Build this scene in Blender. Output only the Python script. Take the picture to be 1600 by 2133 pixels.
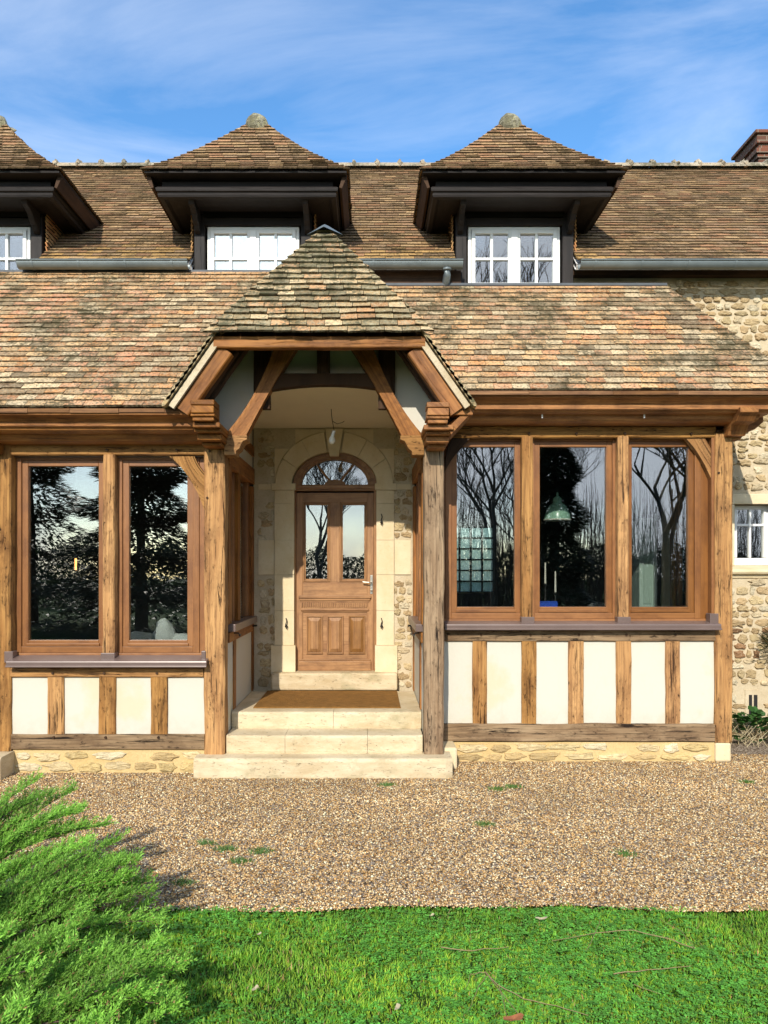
import bpy, math, random
import numpy as np
from mathutils import Vector, Matrix, noise as mnoise
R = random.Random(7)
PI = math.pi
V = Vector
for o in list(bpy.data.objects): bpy.data.objects.remove(o)
scene = bpy.context.scene
COL = scene.collection

# ------------------------------------------------------------------ camera
EYE = 1.81; F = 1600.0; CX, CY = 770.0, 1190.0
cam_d = bpy.data.cameras.new("camera"); cam = bpy.data.objects.new("camera", cam_d); COL.objects.link(cam)
cam.location = (0, 0, EYE); cam.rotation_euler = (PI/2, 0, 0)
cam_d.sensor_width = 36; cam_d.sensor_fit = 'AUTO'; cam_d.lens = F/2133*36
cam_d.shift_x = (800-CX)/2133; cam_d.shift_y = (CY-1066.5)/2133
cam_d.clip_start = 0.05; cam_d.clip_end = 1000
scene.camera = cam

def X(px, d): return (px-CX)*d/F          # picture measurements turned into metres at a known distance
def Z(py, d): return EYE-(py-CY)*d/F

# ------------------------------------------------------------------ light
SUN_EL, SUN_AZ = math.radians(31), math.radians(11)
w = bpy.data.worlds.new("World"); scene.world = w; w.use_nodes = True
nt = w.node_tree; N = nt.nodes; L = nt.links; N.clear()
out = N.new('ShaderNodeOutputWorld'); bg = N.new('ShaderNodeBackground')
sky = N.new('ShaderNodeTexSky'); sky.sky_type = 'NISHITA'; sky.sun_disc = False
sky.sun_elevation = SUN_EL; sky.sun_rotation = PI+SUN_AZ; sky.air_density = 1.0; sky.dust_density = 0.9; sky.ozone_density = 2.4
tc = N.new('ShaderNodeTexCoord'); mp = N.new('ShaderNodeMapping'); mp.inputs['Scale'].default_value = (1.0, 1.6, 5.0)
mp.inputs['Rotation'].default_value = (0.15, 0.28, 0.3)
n1 = N.new('ShaderNodeTexNoise'); n1.inputs['Scale'].default_value = 1.7; n1.inputs['Detail'].default_value = 9; n1.inputs['Roughness'].default_value = .58; n1.inputs['Distortion'].default_value = .5
r1 = N.new('ShaderNodeMapRange'); r1.inputs['From Min'].default_value = .44; r1.inputs['From Max'].default_value = .85; r1.inputs['To Max'].default_value = .5
sep = N.new('ShaderNodeSeparateXYZ')
r2 = N.new('ShaderNodeMapRange'); r2.inputs['From Min'].default_value = 0.0; r2.inputs['From Max'].default_value = -.6
n2 = N.new('ShaderNodeTexNoise'); n2.inputs['Scale'].default_value = 3.0; n2.inputs['Detail'].default_value = 7
r3 = N.new('ShaderNodeMapRange'); r3.inputs['From Min'].default_value = .40; r3.inputs['From Max'].default_value = .60; r3.inputs['To Max'].default_value = .95
mul = N.new('ShaderNodeMath'); mul.operation = 'MULTIPLY'; mx = N.new('ShaderNodeMath'); mx.operation = 'MAXIMUM'
mix = N.new('ShaderNodeMix'); mix.data_type = 'RGBA'
mix.inputs['B'].default_value = (7.5, 8.0, 9.0, 1)
hs = N.new('ShaderNodeHueSaturation'); hs.inputs['Saturation'].default_value = 1.12
L.new(tc.outputs['Generated'], mp.inputs['Vector']); L.new(mp.outputs[0], n1.inputs['Vector']); L.new(n1.outputs[0], r1.inputs[0])
L.new(tc.outputs['Generated'], sep.inputs[0]); L.new(sep.outputs['Y'], r2.inputs[0]); L.new(tc.outputs['Generated'], n2.inputs['Vector'])
L.new(n2.outputs[0], r3.inputs[0]); L.new(r3.outputs[0], mul.inputs[0]); L.new(r2.outputs[0], mul.inputs[1])
L.new(mul.outputs[0], mx.inputs[0]); L.new(r1.outputs[0], mx.inputs[1])
gain = N.new('ShaderNodeMix'); gain.data_type = 'RGBA'; gain.blend_type = 'MULTIPLY'; gain.inputs['Factor'].default_value = 1; gain.inputs['B'].default_value = (1.32, 1.56, 1.68, 1)
L.new(sky.outputs[0], gain.inputs['A']); L.new(gain.outputs['Result'], hs.inputs['Color']); L.new(hs.outputs[0], mix.inputs['A']); L.new(mx.outputs[0], mix.inputs['Factor'])
L.new(mix.outputs['Result'], bg.inputs['Color']); bg.inputs['Strength'].default_value = 0.13
L.new(bg.outputs[0], out.inputs['Surface'])
sun_d = bpy.data.lights.new("sun", 'SUN'); sun = bpy.data.objects.new("sun", sun_d); COL.objects.link(sun)
sun_d.energy = 4.3; sun_d.angle = math.radians(.55); sun_d.color = (1, .93, .82)
S = V((-math.sin(SUN_AZ)*math.cos(SUN_EL), -math.cos(SUN_AZ)*math.cos(SUN_EL), math.sin(SUN_EL)))
sun.rotation_euler = S.to_track_quat('Z', 'Y').to_euler(); sun.location = (-3, -12, 12)
scene.view_settings.view_transform = 'Standard'; scene.view_settings.look = 'None'
scene.view_settings.exposure = 0.27; scene.view_settings.gamma = 1
scene.render.resolution_x = 768; scene.render.resolution_y = 1024

# ------------------------------------------------------------------ materials
def srgb(r, g, b):
    f = lambda c: (c/255/12.92 if c/255 <= .04045 else ((c/255+.055)/1.055)**2.4)
    return (f(r), f(g), f(b), 1)
class Mat:
    def __init__(s, name, rough=.7, spec=.3, metal=0):
        s.m = bpy.data.materials.new(name); s.m.use_nodes = True
        s.t = s.m.node_tree; s.b = s.t.nodes['Principled BSDF']
        s.b.inputs['Roughness'].default_value = rough; s.b.inputs['Specular IOR Level'].default_value = spec; s.b.inputs['Metallic'].default_value = metal
    def node(s, t, **k):
        n = s.t.nodes.new(t)
        for a, b in k.items():
            if a.startswith('i_'): n.inputs[a[2:].replace('_', ' ')].default_value = b
            else: setattr(n, a, b)
        return n
    def link(s, a, b): s.t.links.new(a, b)
    def coords(s, kind='Object', scale=(1, 1, 1)):
        c = s.node('ShaderNodeTexCoord'); m = s.node('ShaderNodeMapping'); m.inputs['Scale'].default_value = scale
        s.link(c.outputs[kind], m.inputs[0]); return m.outputs[0]
    def noise(s, vec, scale, detail=6, rough=.6, dist=0):
        n = s.node('ShaderNodeTexNoise', i_Scale=scale, i_Detail=detail, i_Roughness=rough, i_Distortion=dist)
        s.link(vec, n.inputs['Vector']); return n.outputs[0]
    def rng(s, v, a, b, c=0, d=1):
        n = s.node('ShaderNodeMapRange'); n.inputs[1].default_value = a; n.inputs[2].default_value = b; n.inputs[3].default_value = c; n.inputs[4].default_value = d
        s.link(v, n.inputs[0]); return n.outputs[0]
    def mix(s, fac, a, b, mode='MIX'):
        n = s.node('ShaderNodeMix', data_type='RGBA', blend_type=mode)
        for val, inp in ((fac, n.inputs['Factor']), (a, n.inputs['A']), (b, n.inputs['B'])):
            if isinstance(val, (tuple, float, int)): inp.default_value = val
            else: s.link(val, inp)
        return n.outputs['Result']
    def math(s, op, a, b=0.0):
        n = s.node('ShaderNodeMath', operation=op)
        for val, inp in ((a, n.inputs[0]), (b, n.inputs[1])):
            if isinstance(val, (float, int)): inp.default_value = val
            else: s.link(val, inp)
        return n.outputs[0]
    def color(s, c):
        if isinstance(c, tuple): s.b.inputs['Base Color'].default_value = c
        else: s.link(c, s.b.inputs['Base Color'])
    def bump(s, h, strength=.5, dist=.01):
        n = s.node('ShaderNodeBump', i_Strength=strength, i_Distance=dist); s.link(h, n.inputs['Height']); s.link(n.outputs[0], s.b.inputs['Normal'])
    def attr(s, name='tint'):
        n = s.node('ShaderNodeAttribute', attribute_name=name); return n.outputs['Color']

def wood(name, base, dark, pale, crack=.5, rough=.75, fibre=1.0, pits=.5, bump=.5, spec=.25):
    m = Mat(name, rough, spec)
    fib = m.noise(m.coords('UV', (2.0, 55, 1)), 1.0, 6, .65, .3)
    wide = m.noise(m.coords('UV', (1.1, 9, 1)), 1.0, 5, .6, .4)
    blotch = m.noise(m.coords('UV', (2.2, 3.5, 1)), 1.0, 5, .7)
    crk = m.noise(m.coords('UV', (1.6, 26, 1)), 1.0, 8, .72, 1.2)
    pit = m.noise(m.coords('UV', (14, 38, 1)), 1.0, 3, .7)
    c = m.mix(m.rng(wide, .32, .68), base, pale)
    c = m.mix(m.math('MULTIPLY', m.rng(fib, .45, .72), .8*fibre), c, dark)
    c = m.mix(m.math('MULTIPLY', m.rng(blotch, .46, .70), .75), c, dark)
    cr = m.math('MULTIPLY', m.rng(crk, .575, .635), crack)
    pt = m.math('MULTIPLY', m.math('MULTIPLY', m.rng(pit, .58, .66), m.rng(blotch, .42, .62)), pits)
    cc = m.math('MAXIMUM', cr, pt)
    c = m.mix(cc, c, (dark[0]*.25, dark[1]*.25, dark[2]*.25, 1))
    oi = m.node('ShaderNodeObjectInfo'); hv = m.node('ShaderNodeHueSaturation'); m.link(m.rng(oi.outputs['Random'], 0, 1, .72, 1.05), hv.inputs['Value']); m.link(m.rng(oi.outputs['Random'], 0, 1, 1.08, .96), hv.inputs['Saturation']); m.link(c, hv.inputs['Color'])
    m.color(hv.outputs[0])
    h = m.math('SUBTRACT', m.math('ADD', m.math('MULTIPLY', fib, .5), m.math('MULTIPLY', wide, .4)), m.math('MULTIPLY', cc, 1.0))
    m.bump(h, bump, .006)
    return m.m
M = {}
M['oak'] = wood('weathered oak', (.37, .18, .062, 1), (.11, .045, .016, 1), (.56, .31, .115, 1), .9, .8, 1, 1, .9)
M['oakgrey'] = wood('grey weathered oak', (.26, .165, .09, 1), (.09, .05, .028, 1), (.42, .30, .18, 1), 1.0, .85, 1.1, 1, .9)
M['oakred'] = wood('oiled oak', (.28, .107, .028, 1), (.08, .027, .009, 1), (.45, .20, .058, 1), .6, .6, .8, .3, .5)
M['stain'] = wood('stained joinery', (.24, .098, .030, 1), (.11, .038, .013, 1), (.33, .145, .048, 1), .06, .45, .5, 0, .12, .4)
M['door'] = wood('door oak', (.31, .145, .052, 1), (.12, .05, .018, 1), (.42, .22, .085, 1), .3, .5, .7, 0, .2, .4)
M['black'] = wood('black stained oak', (.014, .011, .010, 1), (.007, .006, .006, 1), (.030, .024, .022, 1), .4, .6, .8, .2, .5)
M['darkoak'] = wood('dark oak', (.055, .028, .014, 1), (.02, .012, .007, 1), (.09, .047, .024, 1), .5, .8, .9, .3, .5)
M['fence'] = wood('soffit boards', (.22, .105, .042, 1), (.07, .03, .015, 1), (.33, .17, .075, 1), .5, .7, .9, .2, .4)

def tilemat(name, moss, mosscol, lichen, liccol, grime=.35):
    m = Mat(name, .9, .15)
    c = m.coords('Object')
    big = m.noise(c, 1.3, 4, .6); mid = m.noise(c, 5.5, 4, .7); fine = m.noise(c, 30, 5, .75); fine2 = m.noise(c, 48, 4, .8)
    t = m.attr()
    col = m.mix(m.math('MULTIPLY', m.rng(fine2, .47, .60), grime), t, (.05, .035, .022, 1))
    ml = m.math('ADD', m.math('MULTIPLY', big, 1.0), m.math('ADD', m.math('MULTIPLY', mid, .8), m.math('MULTIPLY', fine, 1.3)))
    lic = m.math('MULTIPLY', m.rng(m.math('ADD', fine, m.math('MULTIPLY', big, .45)), .66, .82), lichen)
    col = m.mix(lic, col, liccol)
    mo = m.rng(ml, 1.66-moss*.25, 1.86-moss*.25)
    col = m.mix(m.math('MULTIPLY', mo, .88), col, mosscol)
    m.color(col); m.bump(m.math('ADD', fine, m.math('MULTIPLY', mo, .8)), .8, .008)
    return m.m
M['tile'] = tilemat('clay tiles with lichen', .36, (.055, .047, .020, 1), .5, (.68, .56, .36, 1), .85)
M['tilemoss'] = tilemat('mossy clay tiles', .50, (.060, .055, .022, 1), .6, (.58, .54, .36, 1), .5)
M['tilebrown'] = tilemat('old brown tiles', .22, (.075, .055, .028, 1), .25, (.40, .29, .15, 1), .55)
M['shingle'] = tilemat('orange hung tiles', -.2, (.1, .07, .03, 1), .1, (.5, .35, .2, 1), .3)

def simple(name, col, rough=.6, spec=.3, metal=0, bumps=0, bscale=30, var=0, vscale=3):
    m = Mat(name, rough, spec, metal); c = m.coords('Object')
    if var:
        n = m.noise(c, vscale, 6, .65)
        m.color(m.mix(m.rng(n, .3, .7), tuple(x*(1-var) for x in col[:3])+(1,), tuple(min(1, x*(1+var)) for x in col[:3])+(1,)))
    else: m.color(col)
    if bumps: m.bump(m.noise(c, bscale, 5, .6), bumps, .01)
    return m.m
M['white'] = simple('white gloss paint', (.80, .80, .77, 1), .35, .5)
M['zinc'] = simple('zinc', (.17, .20, .205, 1), .45, .5, .25, .1, 12, .15, 6)
M['lead'] = simple('lead sheet', (.075, .085, .095, 1), .6, .3, .1, .2, 14, .2, 5)
M['brownmetal'] = simple('brown sill metal', (.15, .105, .09, 1), .35, .5, .1, .05, 10, .1, 5)
M['iron'] = simple('black iron', (.015, .014, .013, 1), .5, .5)
M['steel'] = simple('brushed steel', (.6, .57, .5, 1), .3, .5, .9)
M['mat'] = simple('coir', (.25, .125, .035, 1), .95, .1, 0, .9, 260, .22, 14)
M['ceiling'] = simple('porch ceiling plaster', (.74, .66, .50, 1), .9, .1, 0, .05, 10, .04, 2)
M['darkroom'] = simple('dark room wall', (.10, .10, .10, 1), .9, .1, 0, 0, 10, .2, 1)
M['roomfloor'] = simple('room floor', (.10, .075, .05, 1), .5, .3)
M['greenlamp'] = simple('green enamel', (.30, .50, .37, 1), .25, .5)
M['blue'] = simple('blue card', (.02, .08, .5, 1), .5, .3)
M['candle'] = simple('wax', (.75, .7, .6, 1), .5, .3)
M['cushion'] = simple('pale cloth', (.52, .54, .52, 1), .9, .1, 0, .3, 40)
M['brick'] = None
def mortar_mat(name, a, b, bs=.5):
    m = Mat(name, .92, .1); c = m.coords('Object'); n = m.noise(c, 4, 6, .65); f = m.noise(c, 45, 4, .7)
    col = m.mix(m.rng(n, .3, .7), a, b); col = m.mix(m.math('MULTIPLY', m.rng(f, .5, .75), .35), col, (a[0]*.45, a[1]*.42, a[2]*.38, 1)); m.color(col)
    m.bump(m.math('ADD', m.math('MULTIPLY', n, 1.5), f), bs, .012); return m.m
M['mortar'] = mortar_mat('lime mortar', (.46, .37, .235, 1), (.60, .51, .36, 1))
M['mortary'] = mortar_mat('yellow lime mortar', (.52, .37, .16, 1), (.62, .47, .24, 1))
def stonemat(name):
    m = Mat(name, .9, .15); c = m.coords('Object'); f = m.noise(c, 16, 7, .72); g = m.noise(c, 60, 4, .7)
    t = m.attr(); col = m.mix(m.math('MULTIPLY', m.rng(f, .48, .72), .6), t, (.17, .12, .065, 1))
    col = m.mix(m.math('MULTIPLY', m.rng(g, .56, .72), .4), col, (.75, .66, .48, 1)); m.color(col)
    m.bump(m.math('ADD', m.math('MULTIPLY', f, 1.4), m.math('MULTIPLY', g, .6)), .9, .015); return m.m
M['rubble'] = stonemat('rubble stone')
m = Mat('ashlar limestone', .85, .2); c = m.coords('Object'); f = m.noise(c, 3.5, 7, .65); g = m.noise(c, 38, 4, .7)
col = m.mix(m.rng(f, .3, .7), (.60, .47, .27, 1), (.70, .60, .41, 1)); col = m.mix(m.math('MULTIPLY', m.rng(g, .58, .72), .3), col, (.32, .24, .13, 1)); m.color(col)
m.bump(m.math('ADD', f, m.math('MULTIPLY', g, .4)), .3, .01); M['ashlar'] = m.m
m = Mat('travertine step', .8, .2); c = m.coords('Object', (1, 1, 3.2)); f = m.noise(c, 3.0, 7, .7); p = m.noise(c, 22, 4, .75, .6); q = m.noise(m.coords('Object', (1, 1, 2)), 60, 3, .7)
mossn = m.noise(m.coords('Object'), 2.3, 5, .7)
col = m.mix(m.rng(f, .3, .7), (.46, .35, .20, 1), (.66, .56, .38, 1))
col = m.mix(m.math('MULTIPLY', m.rng(mossn, .56, .72), .55), col, (.24, .22, .11, 1))
pits = m.rng(p, .62, .70); col = m.mix(m.math('MULTIPLY', pits, .5), col, (.16, .11, .06, 1)); col = m.mix(m.math('MULTIPLY', m.rng(q, .6, .75), .25), col, (.2, .15, .09, 1)); m.color(col)
m.bump(m.math('SUBTRACT', f, pits), .7, .012); M['step'] = m.m
m = Mat('lime plaster panel', .85, .15); c = m.coords('Object'); f = m.noise(c, 1.4, 5, .6); g = m.noise(c, 26, 4, .6)
ln = m.rng(f, .56, .66)
col = m.mix(m.math('MULTIPLY', ln, .55), (.56, .535, .45, 1), (.57, .49, .29, 1)); sz = m.node('ShaderNodeSeparateXYZ'); m.link(c, sz.inputs[0]); dn = m.noise(c, 9, 6, .7)
col = m.mix(m.math('MULTIPLY', m.math('MULTIPLY', m.rng(sz.outputs['Z'], .55, .34), m.rng(dn, .35, .7)), .28), col, (.36, .29, .17, 1)); hair = m.noise(m.coords('Object', (1, 1, .4)), 7, 8, .8, 1.5)
col = m.mix(m.math('MULTIPLY', m.rng(hair, .56, .72), .16), col, (.44, .37, .24, 1)); m.color(col); m.bump(m.math('ADD', g, m.math('MULTIPLY', f, 1.5)), .25, .008); M['plaster'] = m.m
m = Mat('chimney brick', .9, .15); bt = m.node('ShaderNodeTexBrick'); bt.inputs['Scale'].default_value = 1; bt.inputs['Brick Width'].default_value = .22; bt.inputs['Row Height'].default_value = .07; bt.inputs['Mortar Size'].default_value = .008
bt.inputs['Color1'].default_value = (.20, .075, .045, 1); bt.inputs['Color2'].default_value = (.11, .055, .04, 1); bt.inputs['Mortar'].default_value = (.2, .16, .12, 1)
m.link(m.coords('UV'), bt.inputs[0]); m.color(bt.outputs[0]); m.bump(bt.outputs[1], -.4, .01); M['brick'] = m.m
# window glass: clear, a little mirror
def glassmat(name, lo, hi, tint=(.93, .96, .95, 1), wavy=.02):
    m = bpy.data.materials.new(name); m.use_nodes = True; t = m.node_tree; t.nodes.clear()
    o = t.nodes.new('ShaderNodeOutputMaterial'); mx = t.nodes.new('ShaderNodeMixShader'); tr = t.nodes.new('ShaderNodeBsdfTransparent'); gl = t.nodes.new('ShaderNodeBsdfGlossy')
    tr.inputs[0].default_value = tint; gl.inputs['Roughness'].default_value = 0.0; gl.inputs[0].default_value = (1, 1, 1, 1)
    lw = t.nodes.new('ShaderNodeFresnel'); lw.inputs[0].default_value = 1.5; mr = t.nodes.new('ShaderNodeMapRange'); mr.inputs[1].default_value = 0.04; mr.inputs[2].default_value = 1; mr.inputs[3].default_value = lo; mr.inputs[4].default_value = hi
    c = t.nodes.new('ShaderNodeTexCoord'); n = t.nodes.new('ShaderNodeTexNoise'); n.inputs['Scale'].default_value = 1.8; n.inputs['Detail'].default_value = 1
    b = t.nodes.new('ShaderNodeBump'); b.inputs['Strength'].default_value = wavy; b.inputs['Distance'].default_value = .05
    t.links.new(c.outputs['Object'], n.inputs[0]); t.links.new(n.outputs[0], b.inputs['Height']); t.links.new(b.outputs[0], gl.inputs['Normal'])
    t.links.new(lw.outputs[0], mr.inputs[0]); t.links.new(mr.outputs[0], mx.inputs[0]); t.links.new(tr.outputs[0], mx.inputs[1]); t.links.new(gl.outputs[0], mx.inputs[2]); t.links.new(mx.outputs[0], o.inputs[0])
    return m
M['glass'] = glassmat('double glazing', .20, 1)
m = Mat('glass block', .3, .5)
gn = m.noise(m.coords('Object'), 22, 2, .5, 2.5); gt = m.node('ShaderNodeBsdfTranslucent'); gt.inputs[0].default_value = (.95, .95, .88, 1); gp = m.node('ShaderNodeBsdfTransparent')
gc = m.mix(m.rng(gn, .42, .58), (.45, .52, .48, 1), (1, 1, .97, 1)); m.link(gc, gp.inputs[0]); gm = m.node('ShaderNodeMixShader'); gm.inputs[0].default_value = .7; m.link(gt.outputs[0], gm.inputs[1]); m.link(gp.outputs[0], gm.inputs[2]); m.link(gm.outputs[0], m.t.nodes['Material Output'].inputs[0])
M['gblock'] = m.m
def emit(name, col, s):
    m = Mat(name); m.color(col); m.b.inputs['Emission Color'].default_value = col; m.b.inputs['Emission Strength'].default_value = s; return m.m
M['bulb_on'] = emit('glowing filament', (1, .42, .1, 1), 4)
M['bulb'] = simple('opal bulb', (.8, .78, .7, 1), .3, .5)
def leafmat(name, rough=.55, trans=.25, spec=.3):
    m = Mat(name, rough, spec); t = m.attr(); m.color(t)
    tl = m.node('ShaderNodeBsdfTranslucent'); m.link(t, tl.inputs[0]); ms = m.node('ShaderNodeMixShader'); ms.inputs[0].default_value = trans
    o = m.t.nodes['Material Output']; m.link(m.b.outputs[0], ms.inputs[1]); m.link(tl.outputs[0], ms.inputs[2]); m.link(ms.outputs[0], o.inputs[0]); return m.m
M['leaf'] = leafmat('foliage', .55, .35); M['grass'] = leafmat('grass blades', .5, .3, .3)
M['bark'] = simple('bark', (.09, .07, .05, 1), .9, .1, 0, .6, 20, .3, 6)
M['twig'] = simple('dry twig', (.26, .19, .10, 1), .8, .1)
M['dryleaf'] = simple('dry leaf', (.32, .12, .05, 1), .7, .2, 0, .3, 60, .3, 20)
M['paleleaf'] = simple('pale dry leaf', (.5, .42, .26, 1), .7, .2, 0, .3, 60, .3, 20)
m = Mat('pebbles', .75, .25); m.color(m.attr()); M['pebble'] = m.m
m = Mat('gravel bed', .9, .15); c = m.coords('Object')
vo = m.node('ShaderNodeTexVoronoi', i_Scale=75.0); m.link(c, vo.inputs['Vector'])
sx = m.node('ShaderNodeSeparateColor'); m.link(vo.outputs['Color'], sx.inputs[0])
col = m.mix(m.rng(sx.outputs[0], 0, 1), (.16, .105, .065, 1), (.58, .48, .36, 1)); col = m.mix(m.rng(vo.outputs['Distance'], .3, .75), col, (.07, .045, .025, 1))
m.color(col); m.bump(vo.outputs['Distance'], -.9, .01); M['gravel'] = m.m
m = Mat('turf ground', .95, .1); c = m.coords('Object'); n = m.noise(c, 3, 8, .7); f = m.noise(c, 60, 4, .7)
m.color(m.mix(m.rng(f, .3, .7), m.mix(m.rng(n, .3, .7), (.03, .07, .012, 1), (.05, .11, .02, 1)), (.02, .035, .01, 1))); m.bump(f, .8, .02); M['turf'] = m.m

# ------------------------------------------------------------------ mesh builder
class MB:
    def __init__(s): s.v = []; s.f = []; s.uv = []; s.c = []; s.st = []
    def add(s, vs, fs, grain=None, col=(1, 1, 1), uvoff=None, uvs=None):
        b = len(s.v); s.st.append(b); vs = [V(v) for v in vs]; s.v += [tuple(v) for v in vs]
        if grain is None:
            lo = [min(v[i] for v in vs) for i in range(3)]; hi = [max(v[i] for v in vs) for i in range(3)]
            k = max(range(3), key=lambda i: hi[i]-lo[i]); grain = V([1 if i == k else 0 for i in range(3)])
        g = V(grain).normalized(); ou, ov = uvoff or (R.uniform(0, 50), R.uniform(0, 50))
        o_ = vs[0].copy()
        if uvs is not None:
            for f, u in zip(fs, uvs): s.f.append([b+i for i in f]); s.uv += [(q[0]+ou, q[1]+ov) for q in u]
            s.c += [col]*len(vs); return
        for f in fs:
            s.f.append([b+i for i in f]); p = [vs[i] for i in f]
            n = (p[1]-p[0]).cross(p[2]-p[1])
            if n.length < 1e-12: n = V((0, 0, 1))
            n.normalize(); t = n.cross(g)
            if t.length < .3: t = n.orthogonal(); gg = n.cross(t)
            else: t.normalize(); gg = g
            s.uv += [((q-o_).dot(gg)+ou, (q-o_).dot(t)+ov) for q in p]
        s.c += [col]*len(vs)
    def box(s, x0, x1, y0, y1, z0, z1, grain=None, col=(1, 1, 1), jit=0):
        j = lambda: R.uniform(-jit, jit)
        vs = [(x+j(), y+j(), z+j()) for z in (z0, z1) for y in (y0, y1) for x in (x0, x1)]
        s.add(vs, [(0, 2, 3, 1), (4, 5, 7, 6), (0, 1, 5, 4), (2, 6, 7, 3), (0, 4, 6, 2), (1, 3, 7, 5)], grain, col)
    def prism(s, pts, y0, y1, grain=None, col=(1, 1, 1)):      # polygon in x,z pushed along y
        n = len(pts); vs = [(p[0], y0, p[1]) for p in pts]+[(p[0], y1, p[1]) for p in pts]
        s.add(vs, [list(range(n)), list(range(2*n-1, n-1, -1))]+[(i, i+n, (i+1) % n+n, (i+1) % n) for i in range(n)], grain, col)
    def prismx(s, pts, x0, x1, grain=None, col=(1, 1, 1)):     # polygon in y,z pushed along x
        n = len(pts); vs = [(x0, p[0], p[1]) for p in pts]+[(x1, p[0], p[1]) for p in pts]
        s.add(vs, [list(range(n)), list(range(2*n-1, n-1, -1))]+[(i, i+n, (i+1) % n+n, (i+1) % n) for i in range(n)], grain, col)
    def timber(s, a, b, w, d, side=(1, 0, 0), wob=.003, ch=.010):    # hewn beam: w along side, d across it
        a, b = V(a), V(b); ax = (b-a); Ln = ax.length; ax.normalize(); sd = V(side); sd = (sd-ax*sd.dot(ax)).normalized(); dp = ax.cross(sd)
        n = max(2, int(Ln/.09)); vs = []; fs = []
        corners = [(-1, -1), (1, -1), (1, 1), (-1, 1)]; ph = [R.uniform(0, 60) for _ in range(8)]
        for i in range(n+1):
            t = i/n*Ln; k = 0
            for cx, cy in corners:
                for (ex, ey) in (((cx*(w/2), cy*(d/2-ch)), (cx*(w/2-ch), cy*(d/2))) if cx*cy > 0 else ((cx*(w/2-ch), cy*(d/2)), (cx*(w/2), cy*(d/2-ch)))):
                    nx = wob*(mnoise.noise(V((t*2.5, ph[k//2], 1)))*1.6+mnoise.noise(V((t*9, ph[k], 5)))*.9); k += 1
                    vs.append(a+ax*t+sd*(ex+nx)+dp*(ey+nx*.6))
        uvs = []; cum = [0]
        for k in range(8): cum.append(cum[-1]+(vs[(k+1) % 8]-vs[k]).length)
        for i in range(n):
            for k in range(8):
                fs.append((i*8+k, i*8+(k+1) % 8, (i+1)*8+(k+1) % 8, (i+1)*8+k)); ta, tb_ = i/n*Ln, (i+1)/n*Ln
                uvs.append([(ta, cum[k]), (ta, cum[k+1]), (tb_, cum[k+1]), (tb_, cum[k])])
        for f in (list(range(7, -1, -1)), [n*8+k for k in range(8)]): fs.append(f); uvs.append([((vs[q]-vs[f[0]]).dot(sd)*.3, (vs[q]-vs[f[0]]).dot(dp)) for q in f])
        s.add(vs, fs, ax, uvs=uvs)
    def tube(s, pts, r, k=6, col=(1, 1, 1)):
        pts = [V(p) for p in pts]; n = len(pts); rs = r if isinstance(r, (list, tuple)) else [r]*n; vs = []; fs = []
        for i, p in enumerate(pts):
            t = (pts[min(i+1, n-1)]-pts[max(i-1, 0)]).normalized(); u = t.orthogonal().normalized() if abs(t.z) > .99 or True else None
            ref = V((0, 0, 1)) if abs(t.z) < .9 else V((1, 0, 0)); u = t.cross(ref).normalized(); q = t.cross(u)
            for j in range(k):
                an = 2*PI*j/k; vs.append(p+(u*math.cos(an)+q*math.sin(an))*rs[i])
        for i in range(n-1):
            for j in range(k): fs.append((i*k+j, i*k+(j+1) % k, (i+1)*k+(j+1) % k, (i+1)*k+j))
        fs.append(list(range(k-1, -1, -1))); fs.append([(n-1)*k+j for j in range(k)])
        s.add(vs, fs, None, col)
    def lathe(s, c, prof, k=20, col=(1, 1, 1)):
        vs = []; fs = []
        for r, z in prof:
            for j in range(k): vs.append((c[0]+r*math.cos(2*PI*j/k), c[1]+r*math.sin(2*PI*j/k), c[2]+z))
        for i in range(len(prof)-1):
            for j in range(k): fs.append((i*k+j, i*k+(j+1) % k, (i+1)*k+(j+1) % k, (i+1)*k+j))
        s.add(vs, fs, None, col)
    def ball(s, c, r, k=12, sc=(1, 1, 1), lump=0, col=(1, 1, 1)):
        vs = []; fs = []; ph = R.uniform(0, 50)
        for i in range(k//2+1):
            th = PI*i/(k//2)
            for j in range(k):
                d = V((math.sin(th)*math.cos(2*PI*j/k), math.sin(th)*math.sin(2*PI*j/k), math.cos(th)))
                rr = r*(1+lump*mnoise.noise(d*1.7+V((ph, 0, 0)))); vs.append((c[0]+d.x*rr*sc[0], c[1]+d.y*rr*sc[1], c[2]+d.z*rr*sc[2]))
        for i in range(k//2):
            for j in range(k): fs.append((i*k+j, (i+1)*k+j, (i+1)*k+(j+1) % k, i*k+(j+1) % k))
        s.add(vs, fs, None, col)
    def sweep(s, path, prof, closed=True):   # path: (x,y) list, outside on its right; prof: (out,z) loop
        n = len(path); offs = []
        for i in range(n):
            d1 = (V(path[i])-V(path[i-1])).normalized() if i > 0 else None; d2 = (V(path[i+1])-V(path[i])).normalized() if i < n-1 else None
            nn = lambda d: V((d.y, -d.x))
            if d1 is None: o = nn(d2)
            elif d2 is None: o = nn(d1)
            else: o = nn(d1)+nn(d2); o = o/(1+nn(d1).dot(nn(d2)))
            offs.append(o)
        k = len(prof)
        for i in range(n-1):
            vs = []
            for q in (i, i+1):
                for (o, z) in prof: p = V(path[q])+offs[q]*o; vs.append((p.x, p.y, z))
            fs = [(j, (j+1) % k, (j+1) % k+k, j+k) for j in range(k)]
            if i == 0: fs.append(list(range(k-1, -1, -1)))
            if i == n-2: fs.append([k+j for j in range(k)])
            d = V(path[i+1])-V(path[i]); s.add(vs, fs, (d.x, d.y, 0))
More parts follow.
